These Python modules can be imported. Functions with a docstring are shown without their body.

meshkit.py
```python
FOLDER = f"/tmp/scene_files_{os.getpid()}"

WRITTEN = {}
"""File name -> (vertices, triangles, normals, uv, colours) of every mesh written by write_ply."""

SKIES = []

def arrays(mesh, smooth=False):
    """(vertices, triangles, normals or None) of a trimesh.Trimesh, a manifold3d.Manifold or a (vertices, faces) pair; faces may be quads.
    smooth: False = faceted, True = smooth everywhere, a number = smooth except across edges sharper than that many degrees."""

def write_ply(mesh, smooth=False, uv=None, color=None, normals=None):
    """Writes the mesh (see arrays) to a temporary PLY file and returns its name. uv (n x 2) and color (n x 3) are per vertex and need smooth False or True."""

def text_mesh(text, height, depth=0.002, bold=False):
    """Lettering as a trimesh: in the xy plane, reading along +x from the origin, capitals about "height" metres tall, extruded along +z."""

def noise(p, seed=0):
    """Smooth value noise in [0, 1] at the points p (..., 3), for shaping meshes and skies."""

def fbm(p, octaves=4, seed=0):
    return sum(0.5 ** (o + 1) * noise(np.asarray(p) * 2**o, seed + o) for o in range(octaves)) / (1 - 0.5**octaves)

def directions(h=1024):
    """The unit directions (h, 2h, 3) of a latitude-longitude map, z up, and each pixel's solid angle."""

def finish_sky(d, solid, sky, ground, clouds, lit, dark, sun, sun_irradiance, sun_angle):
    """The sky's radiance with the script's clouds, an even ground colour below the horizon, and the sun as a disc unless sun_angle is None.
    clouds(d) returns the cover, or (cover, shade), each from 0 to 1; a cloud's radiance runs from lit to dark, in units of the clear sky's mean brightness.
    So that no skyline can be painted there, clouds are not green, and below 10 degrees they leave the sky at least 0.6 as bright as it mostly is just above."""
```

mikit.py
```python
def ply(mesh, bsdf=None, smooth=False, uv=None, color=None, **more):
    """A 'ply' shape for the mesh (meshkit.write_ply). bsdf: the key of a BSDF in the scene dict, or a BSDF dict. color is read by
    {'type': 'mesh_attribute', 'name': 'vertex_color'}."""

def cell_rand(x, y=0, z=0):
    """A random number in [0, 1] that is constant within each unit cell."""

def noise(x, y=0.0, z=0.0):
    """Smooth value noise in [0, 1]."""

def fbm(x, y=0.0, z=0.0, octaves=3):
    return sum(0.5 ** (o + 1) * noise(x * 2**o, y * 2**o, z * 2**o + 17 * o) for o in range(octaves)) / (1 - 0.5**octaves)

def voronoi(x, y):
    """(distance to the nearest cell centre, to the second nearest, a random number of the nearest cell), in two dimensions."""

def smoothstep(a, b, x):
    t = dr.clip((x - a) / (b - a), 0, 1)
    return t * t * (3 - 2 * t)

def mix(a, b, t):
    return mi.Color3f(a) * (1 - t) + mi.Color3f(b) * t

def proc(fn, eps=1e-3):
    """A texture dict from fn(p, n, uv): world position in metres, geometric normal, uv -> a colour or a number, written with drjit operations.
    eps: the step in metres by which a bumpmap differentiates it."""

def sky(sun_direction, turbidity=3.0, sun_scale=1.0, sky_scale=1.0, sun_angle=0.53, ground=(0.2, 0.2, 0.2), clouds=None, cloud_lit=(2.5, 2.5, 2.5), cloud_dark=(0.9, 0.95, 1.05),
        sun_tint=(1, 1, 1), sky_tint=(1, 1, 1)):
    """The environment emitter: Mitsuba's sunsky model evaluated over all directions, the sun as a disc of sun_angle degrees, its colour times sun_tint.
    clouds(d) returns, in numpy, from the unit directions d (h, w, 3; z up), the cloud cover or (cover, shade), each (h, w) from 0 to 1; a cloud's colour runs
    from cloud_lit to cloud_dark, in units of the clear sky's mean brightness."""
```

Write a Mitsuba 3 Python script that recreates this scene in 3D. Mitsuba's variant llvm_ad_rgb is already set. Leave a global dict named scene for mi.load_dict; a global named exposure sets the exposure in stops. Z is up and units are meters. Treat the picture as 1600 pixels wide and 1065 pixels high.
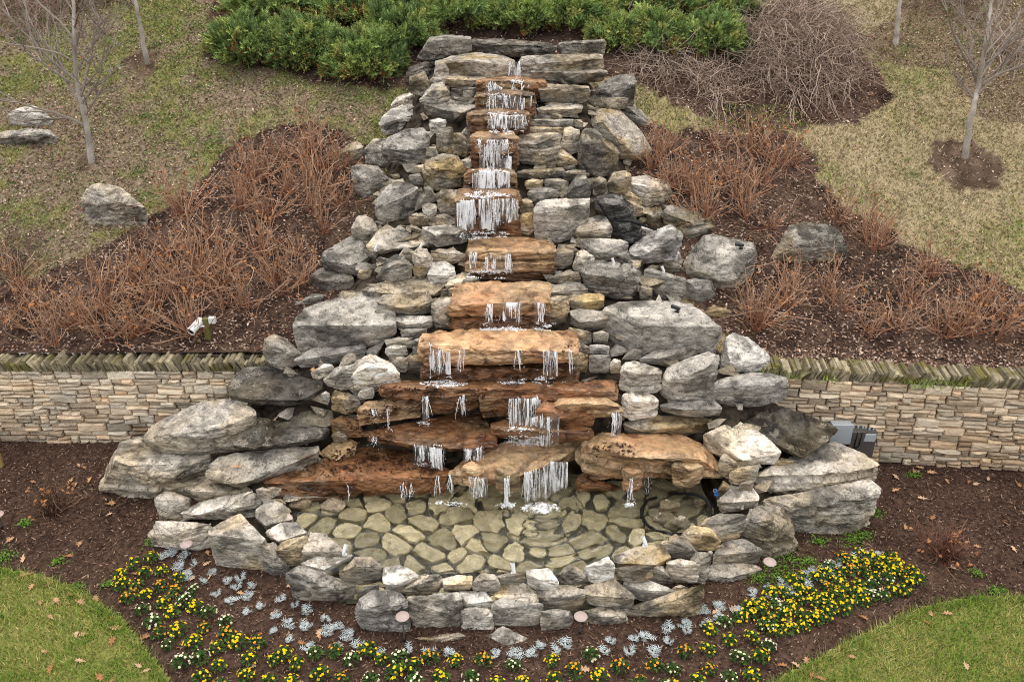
import math, random
import numpy as np, trimesh, manifold3d, shapely, shapely.geometry as sg
from scipy.spatial import ConvexHull
from scipy.sparse import coo_matrix
import drjit as dr, mitsuba as mi, mikit, meshkit
from mikit import noise, fbm, voronoi, smoothstep, mix, proc
from mitsuba import ScalarTransform4f as T

scene, labels = {}, {}
# ------------------------------------------------------------------ camera, sky, exposure
EYE, PITCH, FOCAL = np.array([0.0, 0.0, 7.0]), math.radians(28.0), 1350.0 / 800.0
CP, SP = math.cos(PITCH), math.sin(PITCH)
scene['camera'] = {'type': 'perspective', 'fov': math.degrees(2 * math.atan(1 / FOCAL)), 'fov_axis': 'x', 'near_clip': 0.1, 'far_clip': 400.0,
                   'to_world': T().look_at(origin=EYE.tolist(), target=[0, CP, 7.0 - SP], up=[0, 0, 1])}
scene['sky'] = mikit.sky([0.12, 0.15, 0.97], turbidity=3, sun_scale=0.12, sun_angle=35,
                      clouds=lambda d: (np.ones(d.shape[:2]), 1 - np.clip(d[..., 2], 0, 1)), cloud_lit=(3.0, 3.0, 3.0), cloud_dark=(1.0, 1.0, 1.0))   # standard overcast sky
exposure = 2.72

# ------------------------------------------------------------------ survey: where a point of the photograph lies on the ground
def ray(px, py):
    u, v = (px - 800) / 1350.0, (532.5 - py) / 1350.0
    return np.array([u, CP + v * SP, -SP + v * CP])
def at(px, py, y):
    r = ray(px, py)
    return EYE + r * (y / r[1])
def at_z(px, py, z=0.0):
    r = ray(px, py)
    return EYE + r * ((z - 7.0) / r[2])
def on_hill(px, py):
    r = ray(px, py); r = r / r[1]
    ys = np.arange(9.3, 45, 0.01)
    P = EYE + ys[:, None] * r
    return P[np.argmax(P[:, 2] <= hill(P[:, 0], P[:, 1]))]
def ss(a, b, x):
    t = np.clip((x - a) / (b - a), 0, 1)
    return t * t * (3 - 2 * t)
def nz(x, y, s, seed=0, o=3):
    x, y = np.broadcast_arrays(np.asarray(x, float), np.asarray(y, float))
    return meshkit.fbm(np.stack([x * s, y * s, x * 0 + seed * 7.3], -1), o, seed)
def hill(x, y):
    x, y = np.asarray(x, float), np.asarray(y, float)
    z = 1.35 + 0.53 * np.clip(y - 10.4, 0, 9) + 0.30 * np.clip(y - 19.1, 0, 6) + 0.1 * np.clip(y - 25.1, 0, 40)
    return z
def wall_y(x):
    return np.where(np.asarray(x) < 0, 10.13, 9.64 - 0.1 * (np.asarray(x) - 4.98))
BASE = np.array([(-5.24, 8.71), (-4.51, 8.58), (-4.27, 7.93), (-3.46, 7.53), (-2.84, 7.4), (-2.36, 7.22), (-1.74, 6.89), (-1.28, 6.57), (-0.67, 6.59), (0.2, 6.59), (1.22, 6.64),
                 (1.82, 6.96), (2.16, 7.29), (2.84, 7.4), (3.33, 7.85), (4.52, 8.4)])
def core(x, y):
    x, y = np.asarray(x, float), np.asarray(y, float)
    t, ax = y - np.interp(x, BASE[:, 0], BASE[:, 1]), np.abs(x + 0.1)
    flank = np.clip(t * 0.72, 0, 1.35)
    rim = np.where(t < 0, 0, np.where(t < 0.62, np.clip(t / 0.3, 0, 1) * 0.42, 0.05))
    low = np.where(y > 8.7, np.interp(y, [8.7, 9.25], [0.05, 1.45]), rim)
    c = 1 - ss(2.45, 2.85, ax)
    front = np.where(t < 0, 0, flank * (1 - c) + low * c)
    ch = 1.48 + 0.57 * (np.clip(y, 9.3, 14.4) - 9.3)
    w = np.interp(y, [9.3, 11, 14.5], [2.6, 1.5, 1.0])
    g = 1 - ss(w, w + 1.1, ax)
    hl = hill(x, y)
    up = np.maximum(hl, ch * g + hl * (1 - g))
    k = ss(9.2, 10.1, y)
    return front * (1 - k) + up * k

# ------------------------------------------------------------------ entries
taken = {}
def name_key(name, parent=None):
    k = (parent + '__' if parent else '') + name
    n = taken.get(k, -1) + 1
    taken[k] = n
    return k if n == 0 else f'{k}_{n:03d}'
def tag(key, label=None, cat=None, group=None, kind=None):
    d = {}
    if label: d['label'] = label
    if cat: d['category'] = cat
    if group: d['group'] = group
    if kind: d['kind'] = kind
    labels[key] = d
    return key
def put(name, mesh, bsdf, parent=None, label=None, cat=None, group=None, kind=None, **k):
    key = name_key(name, parent)
    scene[key] = mikit.ply(mesh, bsdf, **k)
    if label or kind or group: tag(key, label, cat, group, kind)
    return key
def thing(name, label, cat, group=None, kind=None):
    return tag(name_key(name), label, cat, group, kind)
class MB:
    'collects pieces with a colour per vertex into one mesh'
    def __init__(s): s.v, s.f, s.c, s.n = [], [], [], 0
    def add(s, v, f, c):
        v = np.asarray(v, float).reshape(-1, 3); f = np.asarray(f).reshape(-1, 3)
        s.v.append(v); s.f.append(f + s.n); s.n += len(v)
        s.c.append(np.broadcast_to(np.asarray(c, float), v.shape))
    def arrays(s): return np.vstack(s.v), np.vstack(s.f), np.vstack(s.c)
    def put(s, name, bsdf='tinted', parent=None, smooth=False, **k):
        v, f, c = s.arrays()
        return put(name, (v, f), bsdf, parent, smooth=smooth, color=c, **k)
def tube(mb, pts, rad, col, sides=4):
    p = np.asarray(pts, float); n = len(p)
    t = np.gradient(p, axis=0); t /= np.linalg.norm(t, axis=1, keepdims=True) + 1e-9
    a = np.cross(t, [0.31, 0.17, 0.93] if abs(t[0, 2]) < 0.8 else [1, 0.2, 0]); a /= np.linalg.norm(a, axis=1, keepdims=True) + 1e-9
    b = np.cross(t, a); g = np.arange(sides) * 2 * np.pi / sides
    v = p[:, None] + np.broadcast_to(rad, n)[:, None, None] * (np.cos(g)[None, :, None] * a[:, None] + np.sin(g)[None, :, None] * b[:, None])
    i, j = np.meshgrid(np.arange(n - 1), np.arange(sides), indexing='ij'); k = (j + 1) % sides
    q = np.stack([i * sides + j, i * sides + k, (i + 1) * sides + k, (i + 1) * sides + j], -1).reshape(-1, 4)
    col = np.asarray(col, float)
    c = np.repeat(col, sides, 0) if col.ndim == 2 else col
    mb.add(v, np.vstack([q[:, [0, 1, 2]], q[:, [0, 2, 3]]]), c)
def tm(mb, m, col):
    mb.add(m.vertices, m.faces, col)
def quads_scatter(mb, P, L, Wd, ang, tilt, roll, col, bend=0.0):
    'flat flakes: position, length, width, heading, tilts, colours (all arrays); each is a quad folded along its length'
    n = len(P); ca, sa = np.cos(ang), np.sin(ang)
    d = np.stack([ca * np.cos(tilt), sa * np.cos(tilt), np.sin(tilt)], -1)
    s0 = np.stack([-sa, ca, np.zeros(n)], -1); up = np.cross(d, s0)
    s = s0 * np.cos(roll)[:, None] + up * np.sin(roll)[:, None]; nn = np.cross(d, s)
    L, Wd = L[:, None], Wd[:, None]
    v = np.stack([P - d * L / 2, P - s * Wd / 2 + nn * bend * Wd, P + d * L / 2, P + s * Wd / 2 + nn * bend * Wd], 1)
    b = np.arange(n)[:, None] * 4
    f = np.stack([b + [0, 1, 2], b + [0, 2, 3]], 1).reshape(-1, 3)
    mb.add(v.reshape(-1, 3), f, np.repeat(col, 4, 0))
def pick(rng, cols, n, p=None, var=0.18):
    c = np.asarray(cols, float)[rng.choice(len(cols), n, p=p)]
    return c * np.clip(1 + var * rng.standard_normal((n, 1)), 0.4, 1.7)
def inside(poly, x, y):
    return shapely.contains_xy(poly, x, y)

ORD = 'first second third fourth fifth sixth seventh eighth ninth tenth eleventh twelfth'.split()
def ordinal(n):
    if n < 12: return ORD[n]
    n += 1
    return f"{n}{'th' if 10 < n % 100 < 14 else {1: 'st', 2: 'nd', 3: 'rd'}.get(n % 10, 'th')}"
def rank(items, step, text):
    'labels many of a kind by row (from the front) and place in the row: items = (key, what, x, y of the picture)'
    rows = {}
    for key, what, px, py in items: rows.setdefault((what, int((1065 - py) // step)), []).append((px, key))
    for what in {w for w, _ in rows}:
        for r, (_, row) in enumerate(sorted((k, v) for k, v in rows.items() if k[0] == what)):
            for i, (_, key) in enumerate(sorted(row)): labels[key]['label'] = text(what, ordinal(i), ordinal(r))
# ------------------------------------------------------------------ materials
def pr(base, rough=0.9, **k):
    c = base if isinstance(base, dict) else {'type': 'rgb', 'value': list(base)}
    if rough > 0.7: return {'type': 'twosided', 'bsdf': {'type': 'diffuse', 'reflectance': c}}
    return {'type': 'twosided', 'bsdf': {'type': 'roughplastic', 'diffuse_reflectance': c, 'alpha': rough ** 2}}
scene['tinted'] = {'type': 'twosided', 'bsdf': {'type': 'diffuse', 'reflectance': {'type': 'mesh_attribute', 'name': 'vertex_color'}}}
def rock_fn(p, n, uv):
    'limestone: uv.x = tone of the stone (with its patches), uv.y = how buff it is'
    b = fbm(p.x * 11, p.y * 11, p.z * 17, 3)
    c = noise(p.x * 75, p.y * 75, p.z * 75)
    tone = uv.x * (0.92 + 1.35 * (b - 0.5) + 0.6 * (c - 0.5))
    lich = smoothstep(0.60, 0.68, fbm(p.x * 7.3, p.y * 7.3, p.z * 7.3 + 4, 2) + 0.3 * (c - 0.5))
    tone = tone + lich * (0.12 - 0.05 * tone)
    pit = smoothstep(0.68, 0.78, noise(p.x * 31, p.y * 31, p.z * 40 + 3))
    tone = tone * (1 - 0.38 * pit)
    f = uv.y
    col = mi.Color3f(tone * (1.04 + 0.10 * f), tone * (0.97 - 0.11 * f), tone * (0.875 - 0.40 * f))
    return mi.Color3f(dr.clip(col.x, 0.012, 0.8), dr.clip(col.y, 0.012, 0.8), dr.clip(col.z, 0.010, 0.8))
def rock_bump(p, n, uv):
    return fbm(p.x * 19, p.y * 19, p.z * 28, 2) + 0.35 * noise(p.x * 75, p.y * 75, p.z * 75)
scene['rock'] = {'type': 'twosided', 'bsdf': {'type': 'bumpmap', 'arbitrary': proc(rock_bump, 4e-3), 'scale': 0.022, 'bsdf': {'type': 'diffuse', 'reflectance': proc(rock_fn)}}}
def ledge_fn(p, n, uv):
    'iron stained ledge: uv.x = tone, uv.y = how soaked and rusty it is'
    a = fbm(p.x * 2.4, p.y * 2.4, p.z * 4.5, 3)
    b = fbm(p.x * 10, p.y * 10, p.z * 22, 3)
    c = noise(p.x * 60, p.y * 60, p.z * 70)
    tone = uv.x * (0.50 + 0.6 * a + 1.0 * (b - 0.5) + 0.45 * (c - 0.5)) * 1.6
    r = dr.clip(uv.y * 0.85 + 1.1 * (a - 0.48), 0, 1)
    hue = mix((0.90, 0.68, 0.40), (0.67, 0.31, 0.14), r)
    dark = smoothstep(0.54, 0.68, fbm(p.x * 4 + 3, p.y * 4, p.z * 7, 3))
    col = hue * tone * (1 - 0.62 * dark) * mix((1, 1, 1), (1.0, 0.86, 0.75), dark)
    return mi.Color3f(dr.clip(col.x, 0.01, 0.75), dr.clip(col.y, 0.008, 0.7), dr.clip(col.z, 0.006, 0.6))
scene['ledge_rock'] = {'type': 'twosided', 'bsdf': {'type': 'bumpmap', 'arbitrary': proc(rock_bump, 4e-3), 'scale': 0.034, 'bsdf': {'type': 'roughplastic', 'diffuse_reflectance': proc(ledge_fn), 'alpha': 0.12}}}
def soil_fn(p, n, uv):
    a, b = fbm(p.x * 2, p.y * 2, p.z * 2, 2), fbm(p.x * 24, p.y * 24, p.z * 24, 3)
    return mix((0.020, 0.013, 0.011), (0.105, 0.065, 0.048), dr.clip(b * 1.1 + 0.5 * (a - 0.5), 0, 1))
scene['mulch_soil'] = pr(proc(soil_fn), 1.0, spec=0.1)
def bank_fn(p, n, uv):
    b = fbm(p.x * 12, p.y * 12, p.z * 12, 4)
    return mix((0.02, 0.016, 0.013), (0.12, 0.095, 0.07), dr.clip(1.6 * b - 0.5, 0, 1))
scene['bank_soil'] = pr(proc(bank_fn), 1.0, spec=0.1)
def floor_fn(p, n, uv):
    b = fbm(p.x * 14, p.y * 14, p.z * 14, 4)
    return mi.Color3f(0.45, 0.40, 0.255) * (0.35 + 1.3 * b) * uv.x
scene['pond_stone'] = pr(proc(floor_fn), 0.8)
scene['silt'] = pr((0.085, 0.08, 0.058), 0.9)
scene['water'] = {'type': 'dielectric', 'int_ior': 1.33, 'ext_ior': 1.0}
def walls_fn(p, n, uv):
    'retaining wall stone: uv.x = tone, uv.y = hue'
    b, c = fbm(p.x * 13, p.y * 13, p.z * 34, 3), noise(p.x * 80, p.y * 80, p.z * 80)
    tone = uv.x * (0.62 + 0.62 * b + 0.25 * (c - 0.5))
    moss = smoothstep(0.62, 0.74, fbm(p.x * 2.1, p.y * 2.1, p.z * 5, 3)) * 0.5
    base = mix((1.0, 0.885, 0.70), (1.0, 0.72, 0.47), uv.y) * dr.minimum(tone, 0.85)
    return mix((base.x, base.y, base.z), (0.20, 0.18, 0.08), 0) * (1 - moss * 0.35) if False else base * (1 - 0.4 * moss)
scene['wall_stone'] = {'type': 'twosided', 'bsdf': {'type': 'bumpmap', 'arbitrary': proc(rock_bump, 4e-3), 'scale': 0.012, 'bsdf': {'type': 'diffuse', 'reflectance': proc(walls_fn)}}}
def coping_fn(p, n, uv):
    b = fbm(p.x * 18, p.y * 18, p.z * 18, 3)
    moss = smoothstep(0.46, 0.70, fbm(p.x * 5, p.y * 5, p.z * 9 + 2, 3) + 0.2 * (uv.y - 0.5))
    g = mi.Color3f(0.40, 0.345, 0.235) * uv.x * (0.35 + b)
    return mix((g.x, g.y, g.z), (0.15, 0.13, 0.05), moss)
scene['coping_slate'] = pr(proc(coping_fn), 0.95, spec=0.1)
scene['mortar'] = pr((0.05, 0.038, 0.028), 1.0)
scene['white_plastic'] = pr((0.80, 0.80, 0.79), 0.35, spec=0.5)
scene['black_plastic'] = pr((0.02, 0.02, 0.022), 0.4, spec=0.5)
scene['lens_glass'] = pr((0.01, 0.01, 0.012), 0.08, spec=0.6)
scene['bronze_metal'] = pr((0.105, 0.095, 0.088), 0.45, spec=0.5)
scene['grey_enamel'] = pr((0.45, 0.49, 0.52), 0.4, spec=0.5)
scene['copper_cap'] = pr((0.42, 0.33, 0.30), 0.5, spec=0.4)
scene['blue_plastic'] = pr((0.05, 0.22, 0.65), 0.3, spec=0.5)
scene['mossy_wood'] = pr((0.17, 0.15, 0.06), 0.95)
scene['timber'] = pr(proc(lambda p, n, uv: mix((0.22, 0.16, 0.06), (0.42, 0.33, 0.14), fbm(p.x * 40, p.y * 40, p.z * 4, 3))), 0.9)
def streak_fn(p, n, uv):
    'how much of a falling sheet is white, aerated water: streaks along the fall (uv.x across, uv.y down)'
    a = noise(uv.x * 75, uv.y * 2.2, 3) * 0.6 + noise(uv.x * 210, uv.y * 5, 9) * 0.4
    b = noise(uv.x * 14, uv.y * 1.1, 5)
    return dr.clip(smoothstep(0.44, 0.84, a + 0.85 * (b - 0.5)), 0.03, 0.8)
scene['falling_sheet'] = {'type': 'blendbsdf', 'weight': proc(streak_fn), 'clear': {'type': 'thindielectric', 'int_ior': 1.33}, 'white': {'type': 'twosided', 'bsdf': {'type': 'diffuse', 'reflectance': {'type': 'rgb', 'value': [0.94, 0.955, 0.97]}}}}
scene['foam'] = {'type': 'twosided', 'bsdf': {'type': 'diffuse', 'reflectance': {'type': 'rgb', 'value': [0.94, 0.955, 0.97]}}}

# ------------------------------------------------------------------ ground and slope
def grid_mesh(xs, ys, fz, fy=None):
    X, Y = np.meshgrid(xs, ys)
    if fy is not None: Y = fy(X, Y)
    v = np.stack([X, Y, fz(X, Y)], -1).reshape(-1, 3)
    n, m = len(xs), len(ys)
    i, j = np.meshgrid(np.arange(m - 1), np.arange(n - 1), indexing='ij'); a = (i * n + j).ravel()
    return v, np.vstack([np.stack([a, a + 1, a + n + 1], 1), np.stack([a, a + n + 1, a + n], 1)])
dense = lambda a, b, s, far: np.concatenate([[-far, -far * .5, -far * .25][:], np.arange(a, b, s), [far * .25, far * .5, far]])
def ground_z(x, y): return 0.03 * (nz(x, y, 1.2, 3) - 0.5) * 2
v, f = grid_mesh(dense(-10, 10, 0.1, 80), np.concatenate([[-60, -20, 0], np.arange(3.4, 10.35, 0.1)]), ground_z)
put('mulch_ground', (v, f), 'mulch_soil', kind='structure', smooth=True)
P_ = lambda pts, fn: sg.Polygon([tuple(fn(*p)[:2]) for p in pts]).buffer(0)
LEFT_BED = P_([(-120, 470), (0, 445), (60, 425), (150, 390), (225, 345), (290, 300), (335, 250), (390, 212), (470, 192), (560, 215), (640, 300), (560, 575), (300, 555), (0, 565), (-120, 570)], on_hill)
RIGHT_BED = P_([(985, 190), (1060, 195), (1150, 205), (1235, 205), (1270, 240), (1285, 285), (1335, 328), (1400, 368), (1460, 400), (1530, 428), (1600, 452), (1700, 480), (1700, 620), (1500, 585), (1190, 560), (1000, 400)], on_hill)
JUN_BED = P_([(320, 95), (420, 105), (500, 135), (640, 140), (960, 120), (1060, 150), (1120, 110), (1200, 40), (1190, -60), (340, -60)], on_hill)
BRAMBLE = P_([(1000, 120), (1060, 170), (1130, 200), (1230, 205), (1340, 190), (1395, 160), (1390, 130), (1330, 60), (1250, 15), (1190, 40), (1120, 100)], on_hill)
TREE_BASES = [(142, 252), (228, 97), (1508, 243), (1400, 67)]
def disc(px, py, rx, ry=None):
    c = on_hill(px, py)
    return sg.Point(c[0], c[1]).buffer(rx)
RINGS = shapely.unary_union([disc(1508, 255, 0.55), disc(225, 100, 0.32), disc(140, 256, 0.2)])
TOPR = P_([(1340, 60), (1380, 100), (1480, 110), (1540, 190), (1620, 190), (1700, 150), (1700, -40), (1440, -40), (1400, 20)], on_hill)
TOPL = P_([(-60, 70), (60, 60), (170, 20), (190, -20), (120, -60), (-60, -60)], on_hill)
def hill_zone(x, y):
    'bed (bark and leaf mould), jun (brown needles), ring (bare dark soil), right (dry lawn side)'
    wob = 0.26 * (nz(x, y, 2.6, 5, 5) - 0.5) * 2
    xx, yy = x + wob, y + 0.26 * (nz(x, y, 2.6, 8, 5) - 0.5) * 2
    bed = inside(LEFT_BED, xx, yy) | inside(RIGHT_BED, xx, yy)
    return dict(bed=bed, jun=inside(JUN_BED, xx, yy), bram=inside(BRAMBLE, xx, yy), ring=inside(RINGS, xx, yy), top=inside(TOPR, xx, yy) | inside(TOPL, xx, yy), right=xx > 1.5)
def hill_surface(x, y): return hill(x, y) + 0.05 * (nz(x, y, 1.5, 11) - 0.5) * 2
xs, vs = dense(-18, 18, 0.09, 120), np.concatenate([np.arange(0, 11, 0.08), np.arange(11, 20, 0.5), [24, 30, 45, 70]])
v, f = grid_mesh(xs, vs, hill_surface, lambda X, V: wall_y(X) + 0.16 + V)
zn = hill_zone(v[:, 0], v[:, 1])
n1, n2, n3 = nz(v[:, 0], v[:, 1], 0.9, 21), nz(v[:, 0], v[:, 1], 6, 22), nz(v[:, 0], v[:, 1], 1.6, 23)
mixc = lambda a, b, t: np.asarray(a) * (1 - t[:, None]) + np.asarray(b) * t[:, None]
lit = mixc((0.16, 0.12, 0.085), (0.29, 0.225, 0.165), n2)
grn = mixc((0.15, 0.165, 0.05), (0.26, 0.23, 0.09), n2)
dry = mixc((0.42, 0.335, 0.215), (0.30, 0.245, 0.14), n2)
dgr = mixc((0.22, 0.21, 0.075), (0.33, 0.28, 0.135), n2)
c = np.where(zn['right'][:, None], mixc(dry, dgr, .8 * ss(0.40, 0.70, n1 + .4 * (nz(v[:, 0], v[:, 1], 4.5, 27) - .5))), mixc(lit, grn, .9 * ss(0.33, 0.62, n1 + 0.4 * (n3 - 0.5) + .7 * (nz(v[:, 0], v[:, 1], 4.5, 27) - .5))))
c = np.where((zn['bed'] | zn['jun'] | zn['bram'])[:, None], mixc((0.034, 0.022, 0.018), (0.12, 0.078, 0.06), ss(0.3, 0.7, n2)), c)
c = np.where((zn['top'])[:, None], mixc((0.14, 0.10, 0.07), (0.22, 0.17, 0.11), n2), c)
c = np.where(zn['ring'][:, None], mixc((0.06, 0.04, 0.028), (0.17, 0.12, 0.085), ss(.3, .75, nz(v[:, 0], v[:, 1], 8, 24, 4))), c)
put('hillside', (v, f), 'tinted', kind='structure', smooth=True, color=c)
v, f = grid_mesh(np.arange(-5.3, 4.7, 0.08), np.arange(6.4, 14.7, 0.08), lambda X, Y: np.minimum(core(X, Y), core(X, Y - 0.38)) * np.where(Y < 10.2, ss(-4.3, -3.0, X) * (1 - ss(3.3, 4.3, X)), 1) - 0.05 + 0.06 * (nz(X, Y, 4, 31) - 0.5) * 2)
put('rock_bank', (v, f), 'bank_soil', kind='structure', smooth=True)
# lawns
LAWN_L = sg.Polygon([tuple(at_z(*p)[:2]) for p in [(-300, 860), (-60, 885), (0, 893), (60, 905), (130, 932), (185, 975), (225, 1020), (255, 1065), (270, 1130), (270, 1500), (-300, 1500)]])
LAWN_R = sg.Polygon([tuple(at_z(*p)[:2]) for p in [(1900, 920), (1680, 932), (1600, 938), (1520, 940), (1440, 957), (1380, 985), (1310, 1020), (1225, 1065), (1150, 1120), (1050, 1500), (1900, 1500)]])
rng = np.random.default_rng(5)
def tri_poly(poly, z, step=0.05):
    x0, y0, x1, y1 = poly.bounds
    v, f = grid_mesh(np.arange(x0, x1 + step, step), np.arange(y0, y1 + step, step), lambda X, Y: ground_z(X, Y) + z)
    cen = v[f].mean(1)
    f = f[inside(poly, cen[:, 0], cen[:, 1])]
    u, inv = np.unique(f, return_inverse=True)
    return v[u], inv.reshape(-1, 3)
for poly in (LAWN_L, LAWN_R):
    v, f = tri_poly(poly.buffer(0.05), 0.02)
    n2 = nz(v[:, 0], v[:, 1], 5, 41)
    put('lawn', (v, f), 'tinted', kind='structure', smooth=True, color=mixc((0.12, 0.135, 0.035), (0.26, 0.24, 0.08), n2))
def blades(mb, P, h, w, col, rng, lean=0.5):
    n = len(P); a = rng.uniform(0, 2 * np.pi, n); b = rng.uniform(0, 2 * np.pi, n)
    s = np.stack([np.cos(a), np.sin(a), a * 0], -1) * w[:, None] / 2
    tip = P + np.stack([np.cos(b) * h * lean * rng.uniform(.2, 1.6, n), np.sin(b) * h * lean * rng.uniform(.2, 1.6, n), h], -1)
    v = np.stack([P - s, P + s, tip], 1).reshape(-1, 3)
    mb.add(v, np.arange(3 * n).reshape(-1, 3), np.repeat(col, 3, 0))
def sample(poly, n, rng, clip=None):
    if clip is not None: poly = poly.intersection(clip)
    x0, y0, x1, y1 = poly.bounds
    k = int(n * (x1 - x0) * (y1 - y0) / poly.area * 1.05) + 20
    x, y = rng.uniform(x0, x1, k), rng.uniform(y0, y1, k)
    m = inside(poly, x, y)
    return x[m][:n], y[m][:n]
VIEW = sg.Polygon([(-3.9, 5.2), (3.9, 5.2), (8.2, 10.5), (-8.2, 10.5)])
for poly in (LAWN_L, LAWN_R):
    mb = MB(); part = poly.intersection(sg.box(-9, 4.6, 9, 9))
    n = int(part.area * 6500)
    x, y = sample(part.buffer(.06), n, rng)
    off = np.array(shapely.distance(part, shapely.points(x, y))); ok = rng.random(len(x)) > off / .06; x, y = x[ok], y[ok]
    q = nz(x, y, 2.2, 44); 
    col = np.where((rng.random(len(x)) < ss(0.42, 0.66, q) * 0.5)[:, None], pick(rng, [(0.43, 0.38, 0.14), (0.52, 0.46, 0.20), (0.35, 0.33, 0.09)], len(x)), pick(rng, [(0.14, 0.235, 0.04), (0.19, 0.30, 0.05), (0.085, 0.165, 0.028), (0.28, 0.34, 0.07)], len(x)))
    edge = 1 - ss(0.0, 0.12, np.array(shapely.distance(poly.exterior, shapely.points(x, y))))
    blades(mb, np.stack([x, y, ground_z(x, y) + 0.018], -1), rng.uniform(0.025, 0.06, len(x)) * (1 + edge * 1.1) * (.55 + .9 * nz(x, y, 7, 46)), rng.uniform(.006, .011, len(x)), col, rng, 0.8)
    mb.put('lawn_grass', 'tinted', label='short winter turf blades of the lawn corner', cat='grass', kind='stuff')
# bark mulch on the lower beds
mb = MB(); LOW = sg.Polygon([(-4.6, 4.9), (4.6, 4.9), (9, 10.1), (-9, 10.1)]).difference(LAWN_L.buffer(-0.02)).difference(LAWN_R.buffer(-0.02))
n = 78000; x, y = sample(LOW, n, rng); n = len(x)
col = pick(rng, [(0.055, 0.033, 0.025), (0.10, 0.062, 0.046), (0.026, 0.017, 0.014), (0.18, 0.115, 0.083), (0.34, 0.24, 0.17)], n, [.31, .28, .16, .16, .09])
quads_scatter(mb, np.stack([x, y, ground_z(x, y) + rng.uniform(0.002, 0.024, n)], -1), rng.gamma(3, 0.010, n) + .010, rng.uniform(.006, .016, n), rng.uniform(0, 6.3, n), rng.normal(0, .35, n), rng.normal(0, .5, n), col)
mb.put('bark_mulch', label='dark brown shredded bark mulch over the lower beds', cat='mulch', kind='stuff')
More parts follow.
